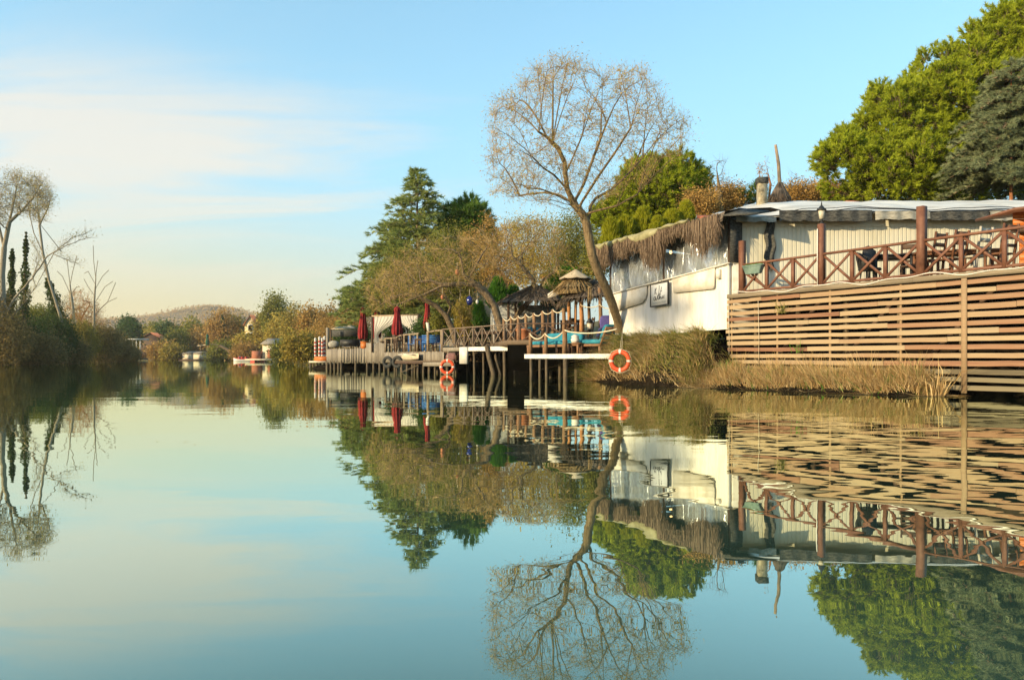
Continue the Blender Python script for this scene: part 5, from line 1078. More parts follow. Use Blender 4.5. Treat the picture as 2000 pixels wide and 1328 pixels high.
# red brown hut roof strip behind the white hut (tile ridge)
rt = thing('tiled_outbuilding', 'low outbuilding with a brown tiled ridge behind the white hut roof', 'outbuilding', (XX(1400,33),33,3)); MB().prism([(XX(1365,33),32.5,ZZ(434,33)),(XX(1470,33),32.5,ZZ(430,33)),(XX(1470,33),34,ZZ(416,33)),(XX(1372,33),34,ZZ(418,33))],(0,0,.12)).build('roof', M['red_tile'], rt); MB().box((XX(1410,34),34.5,3.9),(2.4,3,4)).build('wall', M['plaster'], rt)
# ================================================================ vegetation
def g_at(x, y): return float(ground_h([x],[y])[0])
def px_ells(lst, Y, dy=1.0):      # [(px, py, rx_px, ry_px, depth offset)] -> ellipsoids in metres
    out = []
    for px, py, rx, ry, dY in lst:
        yy = Y+dY; out.append((W(px,py,yy), np.array([rx/F*yy, max(rx,ry)/F*yy*dy, ry/F*yy])))
    return out
def branchy(name, label, cat, chains, att, step, infl, kill, r, tip, maxr, leaves=None, twig=None, bark='bark', group=None, thick=.025, trop=(0,0,.0), tipmin=0.0, jit=.12, base=None, iters=160, ivy=None, twmat=None, post=()):
    nodes, par = polychain(chains); n0 = len(nodes)
    nodes, par = colonize(att, nodes, par, step, infl, kill, r, trop=trop, iters=iters, jit=jit) if len(att) else (np.array(nodes), np.array(par))
    npre = len(nodes); nodes, par = list(nodes), list(par); pr = {}
    for ch, r0_ in post:
        pv = int(np.linalg.norm(np.array(nodes[:npre])-ch[0], axis=1).argmin()); kk = 0; pts = [np.asarray(a)+(np.asarray(b)-np.asarray(a))*q/6 for a, b in zip(ch[:-1], ch[1:]) for q in range(1,7)]
        for q, pt_ in enumerate(pts): nodes.append(pt_+r.normal(size=3)*.03); par.append(pv); pv = len(nodes)-1; pr[pv] = r0_+(tip-r0_)*(q+1)/len(pts)
    nodes, par = np.array(nodes), np.array(par)
    rad = radii(par, tip); rad = tip*(np.maximum(rad,tip)/tip)**(math.log(maxr/tip)/max(.3,math.log(rad[0]/tip)))
    for q, v in pr.items(): rad[q] = v
    # keep hand drawn limbs at least proportional
    b = nodes[0] if base is None else np.asarray(base)
    t = thing(name, label, cat, b, 0, group)
    mb = wood_mesh(nodes, par, rad, thick)
    haschild = np.zeros(len(nodes), bool); haschild[par[par >= 0]] = True
    sel = np.where((par >= 0) & (rad < tip*3.0))[0]
    P = nodes[sel]; D = nrm(nodes[sel]-nodes[par[sel]])
    crown = MB(); Q = T_ = None
    if twig: n, L_, tr_, droop = twig; Q, T_, d2 = twigs(crown, P, D, n, L_, tr_, r, droop)
    if twig and len(sel) < 200 and Q is not None: mb.V += crown.V; mb.Fs += [f+mb.n for f in crown.Fs]  # small trees: twigs join the trunk mesh, so trunk holds both
    mb.build('trunk', M[bark], t)
    if Q is not None and len(sel) >= 200: crown.build('twigs', M[twmat or bark], t)
    if leaves:
        n, L_, w_, mat, jit = leaves; src = np.concatenate([Q, T_, P]) if Q is not None else P
        c = src[r.integers(0, len(src), n)]+r.normal(size=(n,3))*jit; lm = MB(); cards(lm, c, rdir(n, r)+np.array([0,0,-.3]), rdir(n, r), r.uniform(.6,1.3,n)*L_, r.uniform(.6,1.3,n)*w_); lm.build('crown', M[mat], t)
    return t
# ---------------- the big willow at the corner of the white hut
r = np.random.default_rng(11); YT = 27.2
def S(px, py, d=0.0): return W(px, py, YT+d)
tr0 = [S(1209,648,1.0), S(1207,628,.85), S(1197,597,.5), S(1186,568,.3), S(1170,535,.1), S(1157,500), S(1151,470), S(1146,440), S(1139,420)]
chains = [tr0, [S(1139,420), S(1120,398), S(1108,370,-.2), S(1104,340,-.3), S(1103,318,-.3), S(1090,290,-.5), S(1068,268,-.8), S(1052,258,-1)],
          [S(1146,440), S(1152,420,.2), S(1152,404,.2), S(1163,388,.4), S(1195,370,.6), S(1222,345,.9), S(1255,308,1.2)],
          [S(1120,398), S(1095,382,.4), S(1065,376,.8), S(1030,380,1.2), S(1000,385,1.3)], [S(1108,370,-.2), S(1082,342,-.8), S(1040,315,-1.2)],
          [S(1120,398), S(1140,360,.5), S(1162,300,.6), S(1185,240,.8)], [S(1104,340,-.3), S(1118,310,-.5), S(1135,270,-.6), S(1142,240,-.6)], [S(1130,405), S(1165,350,-.8), S(1200,300,-1.2), S(1232,250,-1.5)],
          [S(1139,420), S(1165,412,-.4), S(1205,402,-.8), S(1245,380,-1)],
          [S(1170,535,.1), S(1155,525,.5), S(1135,523,.9), S(1112,530,1.2), S(1090,527,1.6)]]
poly = [(945,330),(958,270),(952,215),(975,190),(1010,175),(1040,130),(1075,112),(1110,108),(1150,135),(1165,165),(1185,135),(1225,128),(1265,140),(1295,185),(1315,215),(1340,225),(1348,270),(1340,305),(1290,325),(1250,345),(1210,385),(1170,400),(1110,385),(1060,400),(1010,400),(965,385)]
out = np.array(poly, float); oc = np.array([1140.,300.])
limb_px = np.array([(p_[0]/p_[1]*F+CX, HY-(p_[2]-CH)/p_[1]*F, p_[1]-YT) for c_ in chains[1:9] for a_, b_ in zip(c_[:-1], c_[1:]) for p_ in (a_, (a_+b_)/2, b_)])
for k in range(44):
    u = (k+r.uniform(.1,.9))/44*len(out); i = int(u) % len(out); e = out[i]+(out[(i+1) % len(out)]-out[i])*(u-int(u)); e = oc+(e-oc)*r.uniform(.72,.98); d = r.uniform(-2.2,2.2)
    c = limb_px[(limb_px[:,1] > e[1]+25) & (np.hypot(limb_px[:,0]-e[0], limb_px[:,1]-e[1]) > 50)]
    if len(c) == 0: continue
    st_ = c[(np.hypot(c[:,0]-e[0], (c[:,1]-e[1])*.6)+np.abs(c[:,2]-d)*18+r.uniform(0,70,len(c))).argmin()]; m1 = st_[:2]+(e-st_[:2])*.35+np.array([0,-8]); m2 = st_[:2]+(e-st_[:2])*.7+np.array([0,-8])
    chains.append([S(*st_), S(*m1, st_[2]+(d-st_[2])*.35), S(*m2, st_[2]+(d-st_[2])*.75), S(*e, d)])
q = in_poly(poly, 2600, r); rho = np.hypot((q[:,0]-1145)/205, (q[:,1]-280)/175); nz = np.sin(q[:,0]*.05+1)*np.sin(q[:,1]*.06)+.6*np.sin(q[:,0]*.021+q[:,1]*.03)
q = q[r.random(len(q)) < np.clip(.18+.55*rho+.3*nz, .05, 1)]; rho = np.hypot((q[:,0]-1145)/215, (q[:,1]-270)/195)
dd_ = r.uniform(-1,1,len(q))*2.7*np.sqrt(np.clip(1-rho**2*.8, .08, 1)); att = np.array([S(a_, b_, d_) for (a_, b_), d_ in zip(q, dd_)])
branchy('bare_willow', 'large leaning golden barked willow, nearly leafless, growing from the corner of the white hut', 'tree', chains, att, .19, 1.6, .3, r, .006, .155, (13000,.085,.026,'willow_leaf',.08), (4,.5,.0044,-.25), 'willow_bark', trop=(0,0,.25), thick=.02, jit=.07, twmat='willow_twig')
# ---------------- leaning bare riverside trees behind the railings
def leaner(label, chains, poly, Y, n_att, seed, leaf, dep=2.5, maxr=.2, bark='bark', tw=(4,.55,.008,.1), step=.25, name='leaning_tree'):
    r = np.random.default_rng(seed); q = in_poly(poly, n_att, r); c = np.mean(np.array(poly),0); att = np.array([W(a, b, Y+d) for (a, b), d in zip(q, r.uniform(-dep,dep,n_att))])
    ch = [[W(p[0],p[1],Y+(p[2] if len(p) > 2 else 0)) for p in cc] for cc in chains]
    return branchy(name, label, 'tree', ch, att, step, 3.0, .42, r, .0095, maxr, leaf, tw, bark, thick=.03, twmat='willow_twig')
leaner('thick dark leaning trunk with a sawn stub, rising behind the crossed railing', [[(983,662),(976,632),(966,600),(950,575),(930,556),(905,538),(893,526)],[(930,556),(900,555),(866,557),(840,548),(815,552)],[(905,538),(903,520),(897,495)],[(866,557),(830,575),(790,590),(765,597)],[(915,545),(940,500),(960,470)]],
       [(760,590),(740,540),(760,500),(830,470),(900,455),(960,470),(975,520),(930,540),(860,550),(800,585)], 40.5, 420, 21, (4600,.075,.028,'brown_leaf',.16))
leaner('low leaning trunk arching left behind the twig railing', [[(890,668),(882,640),(872,618),(855,600),(838,590),(815,578)],[(872,618),(880,600),(868,575),(845,560)],[(838,590),(800,575),(770,580),(745,595)],[(895,668),(905,640),(895,605),(880,590),(850,570)]],
       [(715,600),(712,560),(740,525),(800,505),(860,510),(890,560),(850,575),(780,575),(740,610)], 43.5, 380, 22, (4200,.075,.028,'gold_leaf',.16), maxr=.17)
leaner('slender grey tree with drooping bare branches between the leaning trunk and the straw umbrella', [[(1000,640),(1012,612),(1032,590),(1050,572),(1062,545),(1085,530)],[(1032,590),(1060,578),(1085,575),(1110,560)],[(1050,572),(1040,545),(1020,520),(1000,500)],[(925,660),(925,630),(915,605),(898,590),(870,585)]],
       [(960,540),(940,480),(990,430),(1060,420),(1110,450),(1120,500),(1095,555),(1030,560)], 42.5, 420, 23, (4600,.07,.028,'brown_leaf',.16), maxr=.15)
# hanging ornaments on the leaning trunk
for px, py, rr_, mt2, nm, lb, ct in ((917,586,.17,'blue_glass','blue_bottle','deep blue glass ball hanging from the leaning trunk','glass ball'),(893,531,.11,'terracotta','hanging_lantern','small round terracotta lantern high on the leaning trunk','lantern'),(864,580,.09,'terracotta','hanging_lantern','small terracotta lantern hanging among bare twigs above the promenade','lantern'),(932,589,.08,'white_paint','white_lantern','small white lantern hung right of the blue glass ball','lantern')):
    p = W(px,py,40.0); t = thing(nm, lb, ct, p-EZ*rr_*1.6); MB().lathe([(0,-1.6*rr_),(.6*rr_,-1.4*rr_),(rr_,-.3*rr_),(.75*rr_,.7*rr_),(.3*rr_,1.2*rr_),(0,1.25*rr_)], p, 14).build('globe', M[mt2], t, smooth=True); MB().tube([p+EZ*rr_*1.2, p+EZ*(rr_*1.2+.35)], .012, 4).build('cord', M['rope'], t)
# ---------------- generic leafy trees: clumped leaves, trunk, limbs
def leafy(name, label, cat, ells, base, n_cl, per, cr, L_, w_, mat, seed, bark='bark', tr=.15, shell=.55, natt=60, up=.0, group=None, tip=.012, droop=0.0, flat=1.0, twig=None):
    r = np.random.default_rng(seed); base = np.asarray(base, float); t = thing(name, label, cat, base, 0, group)
    att, _ = in_ells(ells, natt, r, .3); top = max(ells, key=lambda e: e[1][2])[0]
    mid = base+(top-base)*.55+r.normal(size=3)*.03*np.linalg.norm(top-base)
    nodes, par = [base], [-1]
    k = 7
    for q in range(1, k+1): nodes.append(base+(mid-base)*q/k); par.append(len(nodes)-2)
    sc = np.max([e[1].max() if hasattr(e[1],'max') else e[1] for e in ells]); nodes, par = colonize(att, nodes, par, sc*.1, 99, sc*.18, r, iters=60)
    rad = radii(par, tip); rad = np.minimum(rad, tr) if rad[0] > tr else rad; wm_ = wood_mesh(nodes, par, rad, .04, 7)
    c, ra = in_ells(ells, n_cl, r, shell)
    cl = c.repeat(per, 0); off = r.normal(size=(len(cl),3))*cr*np.array([1,1,flat]); size = r.uniform(.6,1.4,n_cl).repeat(per)[:,None]; P = cl+off*size
    if twig:
        j = r.integers(0, len(nodes), len(c)); s1 = c+rdir(len(c), r)*cr; dst = np.linalg.norm(nodes[None]-c[:,None], axis=2).argmin(1) if len(c)*len(nodes) < 4e6 else j
        segs(wm_, nodes[dst], s1, np.full(len(c), twig), np.full(len(c), twig*.4), 3)
    wm_.build('trunk', M[bark], t)
    D = rdir(len(P), r)+np.array([0,0,up-droop]); m = MB(); cards(m, P, D, rdir(len(P), r), r.uniform(.6,1.4,len(P))*L_, r.uniform(.6,1.4,len(P))*w_); m.build('crown', M[mat], t); return t
def gb(px, Y): x = XX(px,Y); return (x, Y, g_at(x,Y)-.1)
# mid background behind the decks
BT = [('olive brown bushy tree behind the crossed railing, below the cedar', [(800,540,75,55,0),(760,570,50,40,0)], 56, 'olive_leaf', 800),
 ('tall olive brown tree between the cedar and the green pine', [(885,500,60,60,0),(910,540,60,50,0)], 54, 'olive_leaf', 890),
 ('broad russet bushy tree behind the slender grey tree', [(960,480,55,55,0),(990,530,60,45,0)], 52, 'orange_leaf', 970),
 ('rounded olive brown tree just left of the willow trunk', [(1045,470,60,55,0),(1065,530,60,45,0)], 50, 'gold_leaf', 1050),
 ('yellowish bushy tree behind the leaning trunk of the willow', [(1120,470,38,50,0),(1125,530,40,50,0)], 46, 'olive_leaf', 1122),
 ('reddish brown shrub behind the glazed canopy', [(690,630,40,28,0),(655,645,35,20,0)], 74, 'orange_leaf', 690)]
for k, (lb, e, Y, mt, bx_) in enumerate(BT): leafy('bushy_tree', lb, 'tree', px_ells(e, Y), gb(bx_, Y), (190,220,170,210,190,120)[k], 80, .34, .12, .055, mt, 40+k, twig=.014, natt=170, shell=.3, bark='pale_bark')
leafy('weeping_shrub', 'yellow weeping shrub hanging behind the twig railing', 'shrub', px_ells([(905,620,16,34,0)], 46), gb(905,46), 160, 30, .16, .22, .03, 'gold_leaf', 60, droop=2.5)
leafy('round_shrub', 'leafy green shrub between the faded parasol and the leaning trunk', 'shrub', px_ells([(858,630,14,22,0)], 46), gb(858,46), 120, 30, .14, .12, .06, 'olive_leaf', 61)
leafy('round_shrub', 'low green shrub inside the white draped pavilion', 'shrub', px_ells([(770,648,22,18,0)], 55), gb(770,55), 120, 30, .14, .14, .07, 'green_leaf', 62)
leafy('round_shrub', 'green leafy shrub behind the straw umbrella', 'shrub', px_ells([(1100,545,22,20,0),(1075,580,14,24,0)], 44), gb(1095,44), 160, 40, .2, .14, .07, 'thuja_green', 63)
for k, (lb, px, py, rx, ry, Y) in enumerate((('dark clipped hedge behind the blue benches', 845, 645, 40, 20, 50),('dark hedge behind the crossed railing, under the thick leaning trunk', 925, 640, 50, 18, 49),('dark hedge left of the white draped pavilion', 690, 655, 40, 14, 68))): leafy('dark_hedge', lb, 'hedge', px_ells([(px,py,rx,ry,0)], Y), gb(px,Y), 220, 44, .2, .13, .07, 'green_leaf', 170+k, shell=.4, natt=40)
for k, (px, Y, lb) in enumerate(((760,53,'small dark table under the white drapes'),(786,49,'small dark table behind the twig railing, below the drapes'),(829,46.5,'dark table between the two blue benches'))): table(lb, (XX(px,Y),Y,PZ), R(20*k), (1.0,.7,.76), M['dark_wood'], 'cafe_table')
for k, (px, Y, lb) in enumerate(((752,52.8,'dark chair left of the small table under the drapes'),(770,53.2,'dark chair right of the small table under the drapes'),(795,48.6,'dark chair behind the right end of the twig railing'),(778,49.4,'dark chair behind the middle of the twig railing'))): chair('cafe_chair', lb, (XX(px,Y),Y,PZ), R(60+80*k), M['dark_wood'], 'dark chairs behind the twig railing')
# thujas: upright flame shaped sprays
def thuja(label, px, py_top, py_bot, wpx, Y, mat, seed, name='thuja', group=None):
    r = np.random.default_rng(seed); zt, zb = ZZ(py_top,Y), ZZ(py_bot,Y); x = XX(px,Y); H = zt-zb; rw = wpx/F*Y/2; gz_ = min(zb, g_at(x,Y)-.1); t = thing(name, label, 'tree', (x,Y,gz_), 0, group)
    MB().tube([(x,Y,gz_),(x,Y,zb+H*.7)], [rw*.12,rw*.03], 6).build('trunk', M['bark'], t)
    n = 420; v = r.uniform(0,1,n)**.8; a = r.uniform(0,2*math.pi,n); prof = rw*np.sqrt(np.clip(1-v,0,1))*np.minimum(1, .55+v*2.2)*r.uniform(.55,1.08,n)
    P = np.stack([x+prof*np.cos(a), Y+prof*np.sin(a), zb+v*H*.93],1); A = np.stack([np.cos(a)*.35,np.sin(a)*.35,np.ones(n)],1)+rdir(n,r)*.2; m = MB(); tufts(m, P-A*.1, A, 34, H*.13+.12, .42, r, .035, .45); m.build('crown', M[mat], t)
thuja('bright green slim cypress standing left of the thick leaning trunk', 936, 592, 642, 28, 44, 'thuja_green', 70, 'cypress')
thuja('fresh green thuja left of the bar hut, taller one', 972, 545, 606, 44, 47, 'thuja_green', 71)
thuja('fresh green thuja behind the bar hut roof', 1003, 560, 612, 40, 48, 'thuja_green', 72)
for k, (px, yt, yb, w, lb) in enumerate(((1192,430,500,40,'yellow green thuja touching the willow trunk'),(1222,425,490,40,'yellow green thuja, second from the willow trunk'),(1256,408,480,46,'pointed bright yellow green thuja above the middle of the white hut'),(1284,425,470,34,'small yellow green thuja between two taller ones'),(1312,412,460,44,'yellow green thuja right of the pointed one'),(1340,396,450,40,'yellow green thuja nearest the tiled outbuilding'))): thuja(lb, px, yt, yb, w, 35+.4*(k%3), 'thuja', 80+k, 'thuja', 'yellow green thujas behind the white hut')
# pines with upward tufts
def pine(name, label, ells, base, n, M_, L_, mat, seed, clus=0, cr=.5, spread=.75, tr=.25, inner=.45, outp=None, w=.02, bark='red_bark', cyl=.8, upb=.9):
    r = np.random.default_rng(seed); base = np.asarray(base,float); t = thing(name, label, 'tree', base); att, _ = in_ells(ells, 260, r, .3)
    top = ells[0][0]; mid = base+(top-base)*.45; nodes, par = [base], [-1]
    for q in range(1,9): nodes.append(base+(mid-base)*q/8); par.append(len(nodes)-2)
    sc = max(e[1].max() for e in ells); nodes, par = colonize(att, nodes, par, sc*.09, 99, sc*.16, r, iters=70); rad = radii(par, .02); rad = np.minimum(rad*1.0, tr); wood_mesh(nodes, par, rad, .05, 8).build('trunk', M[bark], t)
    m = MB(); P = []; A = []; tot = sum(np.prod(e[1])**.667 for e in ells)
    for c, ra in ells:
        k = int(n*np.prod(ra)**.667/tot); d = rdir(k, r); lump = 1+.10*np.sin(d[:,0]*7+c[0])*np.sin(d[:,1]*6+d[:,2]*8+c[2]); p = c+ra*d*lump[:,None]*r.uniform(.80,1.03,(k,1)); P.append(p); A.append(nrm(d/ra*ra.mean())+np.array([0,0,upb])+r.normal(size=(k,3))*.22)
        k2 = int(k*inner); d = rdir(k2, r); p = c+ra*d*r.uniform(.45,.8,(k2,1)); P.append(p); A.append(d+np.array([0,0,.5])+r.normal(size=(k2,3))*.3)
    P = np.concatenate(P); A = np.concatenate(A)
    if clus:
        i = r.choice(len(P), len(P)//clus, replace=False); C0 = P[i].repeat(clus,0); A0 = nrm(A[i]).repeat(clus,0); d = rdir(len(C0), r); d = nrm(d+A0*.75); rr_ = cr*r.uniform(.75,1.3,len(i)).repeat(clus)[:,None]; P = C0+d*rr_*r.uniform(.45,1,(len(C0),1)); A = d+A0*.35+np.array([0,0,.35])+r.normal(size=d.shape)*.15
    keep = np.ones(len(P), bool)
    for c, ra in ells: keep &= (((P-c)/ra)**2).sum(1) > .16
    P, A = P[keep], A[keep]; LL = L_*r.uniform(.75,1.25,len(P))
    tufts(m, P, A, M_, LL, spread, r, w, cyl); m.build('crown', M[mat], t); 
    mm = MB(); segs(mm, P-nrm(A)*L_*1.3, P+nrm(A)*LL[:,None]*.6, np.full(len(P),.012), np.full(len(P),.008), 3); mm.build('shoots', M['bark'], t); return t
big = px_ells([(1850,250,120,135,0),(1690,320,72,62,-2),(1760,250,75,85,-1),(1945,170,95,120,1),(1990,90,62,85,0),(2080,200,140,190,2),(1760,345,80,55,-3),(1880,340,90,60,-2),(1640,300,28,42,-2)], 38)
pine('big_pine', 'huge rounded yellow green pine towering over the right end of the annex', big, gb(1900,40), 15500, 48, .2, 'pine', 90, spread=1.05, w=.038, inner=.6, cyl=1.3, clus=22, cr=.6)
mid = px_ells([(1275,375,60,52,0),(1320,350,35,32,0),(1230,410,35,35,0),(1350,375,30,35,1),(1200,430,30,30,0)], 44)
pine('rounded_pine', 'rounded green pine behind the yellow green thujas and the willow branches', mid, gb(1285,45), 4800, 46, .21, 'pine', 91, w=.038, spread=1.05, inner=.6, cyl=1.3, clus=20, cr=.6)
pine('small_pine', 'dark green pine top showing right of the cedar', px_ells([(912,440,34,30,0),(890,465,30,26,0),(930,470,30,30,0)], 62), gb(912,63), 800, 50, .42, 'pine2', 92, w=.06, spread=.9, inner=.6, cyl=1.1, clus=12, cr=.8)
pine('pine_sapling', 'small pine sapling behind the flue of the annex', px_ells([(1452,392,20,14,0),(1480,380,14,16,0)], 40), gb(1460,41), 90, 40, .3, 'pine2', 93, w=.02)
# blue spruce on the right: tiers of drooping sprays
def conifer(name, label, px, py_top, py_bot, wpx, Y, mat, seed, levels, needle, droop, bark='bark', lean=0.0, power=.85, gappy=.25, jag=.35, base_z=None, upcurve=.1, per=20, sub=.26, wn=.022):
    r = np.random.default_rng(seed); x = XX(px,Y); zt, zb = ZZ(py_top,Y), ZZ(py_bot,Y); H = zt-zb; rw = wpx/F*Y/2; gz_ = g_at(x,Y)-.2 if base_z is None else base_z; t = thing(name, label, 'tree', (x,Y,gz_))
    MB().tube([(x,Y,gz_),(x,Y,(gz_+zt)/2),(x,Y,zt-.05)], [max(.16,H*.022),H*.014,.015], 9).build('trunk', M[bark], t)
    wm_ = MB(); nd = MB(); S0 = []; S1 = []; NP = []; ND = []; LL = []
    for lv in range(levels):
        v = (lv+r.uniform(0,.8))/levels; z = zb+H*v*.985; L0 = rw*(1-v)**power*r.uniform(1-jag,1.08)+.12; nb = max(3,int(5+3*(1-v)))
        for b in range(nb):
            if r.random() < gappy*.4: continue
            a = r.uniform(0,2*math.pi); L_ = L0*r.uniform(.72,1.06); o = np.array([math.cos(a),math.sin(a),0]); k = 7; pts = []
            for q in range(k+1):
                u = q/k; pts.append(np.array([x,Y,z])+o*L_*u+EZ*L_*(upcurve*math.sin(u*2.2)-droop*u**2.2))
            pts = np.array(pts); S0.append(pts[:-1]); S1.append(pts[1:]); s = np.array([-o[1],o[0],0])
            nt_ = max(4,int(L_/sub)); 
            for q in range(nt_):
                u = .12+.88*(q+r.random())/nt_; c = np.array([np.interp(u*k, np.arange(k+1), pts[:,i]) for i in range(3)]); side = 1 if q % 2 else -1; tl_ = (.30*L_*(1-u)+.16+.08*L_)*r.uniform(.7,1.2); d = nrm(o*.75+s*side*.8+EZ*r.normal()*.12-EZ*droop*.5*u); S0.append(c[None]); S1.append((c+d*tl_)[None]); m_ = max(1,int(tl_/(needle*.7)))
                for w_ in range(m_): NP.append(c+d*tl_*(w_+.4)/m_); ND.append(d+EZ*.25-EZ*droop*.3)
            NP.append(pts[-1]); ND.append(o-EZ*droop)
    S0, S1 = np.concatenate(S0), np.concatenate(S1); segs(wm_, S0, S1, np.full(len(S0),.02), np.full(len(S0),.012), 3); wm_.build('branches', M['bark'], t)
    NP, ND = np.array(NP), np.array(ND); tufts(nd, NP, ND, per, np.full(len(NP),needle)*r.uniform(.7,1.3,len(NP)), .85, r, wn, .9); nd.build('crown', M[mat], t); return t
conifer('cedar', 'tall cedar with drooping tiered branches standing above the riverside decks', 815, 328, 625, 345, 60, 'cedar', 100, 54, .36, .2, power=.78, per=20, sub=.34, wn=.06, upcurve=.16, jag=.42)
conifer('dark_fir', 'small dark fir left of the cedar behind the maroon parasol', 686, 560, 650, 60, 84, 'darkfir', 101, 26, .5, .15, per=20, sub=.5, wn=.09)
conifer('blue_spruce', 'grey green spruce with a reddish trunk in front of the huge pine', 1975, 118, 352, 250, 31, 'spruce', 102, 40, .17, .3, 'red_bark', power=.5, per=34, sub=.11, wn=.024, upcurve=.05, gappy=.3, jag=.4)
# shrubs on the hillside behind the annex
for k, (lb, e, Y, mt) in enumerate((('orange brown bare shrub behind the roof, right of the straw parasol', [(1560,385,36,26,0)], 40, 'orange_leaf'),('orange brown bare shrub below the left end of the huge pine', [(1612,380,34,26,0)], 41, 'orange_leaf'),('olive hillside shrub tucked under the left of the huge pine', [(1665,385,40,22,0)], 42, 'olive_leaf'),('reddish bare shrub behind the annex flue', [(1420,390,36,24,0)], 40, 'orange_leaf'),('russet bush behind the tiled outbuilding', [(1370,400,32,22,0)], 38, 'orange_leaf'),('dark undergrowth bush beneath the huge pine', [(1800,385,70,30,0)], 43, 'green_leaf'),('dark undergrowth bush behind the spruce trunk', [(1930,380,80,36,0)], 43, 'green_leaf'),('leafy olive bush left of the white hut thatch', [(1165,500,26,40,0)], 40, 'olive_leaf'))):
    leafy('hillside_shrub', lb, 'shrub', px_ells(e, Y), (XX(e[0][0],Y), Y, ZZ(e[0][1]+e[0][3],Y)-.6), 190, 34, .22, .13, .05, mt, 110+k, twig=.008, natt=60, shell=.2, tr=.06, tip=.008)
r = np.random.default_rng(131)
def bare(label, chains, poly, Y, n_att, seed, bark='bark', leaf=None, dep=1.5, tip=.008, maxr=.12, step=.22, tw=(2,.45,.005,-.1), name='bare_tree', infl=3.0, kill=.36, trop=(0,0,.1), group=None, post=()):
    r = np.random.default_rng(seed); att = np.zeros((0,3))
    if n_att: q = in_poly(poly, n_att, r); att = np.array([W(a,b,Y+d) for (a,b), d in zip(q, r.uniform(-dep,dep,n_att))])
    ch = [[W(p[0],p[1],Y+(p[2] if len(p) > 2 else 0)) for p in cc] for cc in chains]; return branchy(name, label, 'tree', ch, att, step, infl, kill, r, tip, maxr, leaf, tw, bark, trop=trop, thick=.04, group=group, post=[([W(p[0],p[1],Y) for p in c_], r_) for c_, r_ in post])
bare('leafless young tree with upright twigs behind the tiled outbuilding', [[(1410,425),(1408,395),(1404,365),(1400,335)]], [(1375,390),(1370,340),(1390,300),(1420,300),(1435,345),(1425,385)], 39, 70, 132, 'willow_bark')
bare('leafless twiggy tree right of the straw parasol pole', [[(1545,405),(1546,385),(1544,360)]], [(1520,385),(1530,340),(1560,330),(1590,365),(1590,390)], 41, 60, 133, 'willow_bark')
bare('rusty bare stalks left of the annex flue', [[(1492,405),(1488,370),(1482,330)],[(1500,405),(1505,360),(1496,322)]], [(1478,370),(1480,325),(1505,320),(1510,380)], 40, 14, 134, 'red_bark', (300,.12,.04,'orange_leaf',.08))
# ---------------- reeds and grass on the bank
def blades(n, tr_, u_rng, Lr, wr, mat, seed, droop, label, name, hang=0.0, dens=None):
    r = np.random.default_rng(seed); t = r.uniform(*tr_, n); u = r.uniform(*u_rng, n)
    if dens is not None: k = dens(t, u, r); t, u = t[k], u[k]; n = len(t)
    P = bank_pt(t, u); az = r.normal(size=(n,2))*.35+(-N2)*.28*(.4+droop); d0 = nrm(np.stack([az[:,0],az[:,1],np.full(n,1.0)],1)); L_ = r.uniform(*Lr,n)*(.6+.4*np.sin(t*2.3+u*4)**2); w_ = r.uniform(*wr,n)
    fall = np.concatenate([(-N2)*np.ones((n,1))*.8+r.normal(size=(n,2))*.55, np.full((n,1),-.6)],1); k = 5; rows = []; s = nrm(np.cross(d0, rdir(n, r)))
    dr = droop*r.uniform(.3,1.5,n)
    for q in range(k):
        v = q/(k-1); c = P+d0*(L_*v)[:,None]+fall*(L_*dr*v**2.2)[:,None]; c[:,2] = np.maximum(c[:,2], .01+.02*r.random(n)); wv_ = (w_*(1-v*.93))[:,None]/2; rows += [c-s*wv_, c+s*wv_]
    V = np.stack(rows,1); f = np.array([[2*q,2*q+1,2*q+3,2*q+2] for q in range(k-1)]); m = MB(); m.add(V.reshape(-1,3), (f[None]+(np.arange(n)*2*k)[:,None,None]).reshape(-1,4)); return tag(m.build(name, M[mat]), label, 'reeds' if 'reed' in name else 'grass', kind='stuff')
cl = lambda t, u, r: r.random(len(t)) < np.clip(.55+.6*np.sin(t*3.3+u*5)*np.sin(t*1.4+2),.12,1)
blades(9000, (-6.9,.6), (.2,1.02), (.3,.75), (.014,.034), 'grass_green', 140, .75, 'green and tawny grass hanging down the bank below the white hut', 'bank_grass', dens=cl)
blades(8600, (-6.7,1.2), (.12,.7), (.3,.7), (.01,.022), 'reed_dry', 141, .6, 'dry tawny reeds at the water edge below the white hut', 'tawny_reeds', dens=lambda t,u,r: r.random(len(t)) < np.clip(.5+.6*np.sin(t*2.1+1),.15,1))
blades(11000, (.3,7.0), (.34,1.02), (.28,.62), (.01,.022), 'reed_dry', 142, .38, 'thick fringe of dry straw coloured reeds in front of the slatted terrace', 'dry_reeds')
blades(700, (-6.6,6.9), (.2,.9), (.5,1.0), (.008,.016), 'reed_dry', 146, 1.5, 'broken and bent dry reed stems leaning over the water edge', 'bent_reeds')
blades(900, (.3,6.8), (.5,1.0), (.5,.95), (.009,.018), 'reed_dry', 143, .12, 'scattered taller dry stalks rising from the reed fringe', 'reed_stalks')
blades(500, (.4,6.9), (.3,1.0), (.4,.75), (.01,.022), 'thuja_green', 144, .3, 'few fresh green blades among the dry reed fringe', 'green_blades')
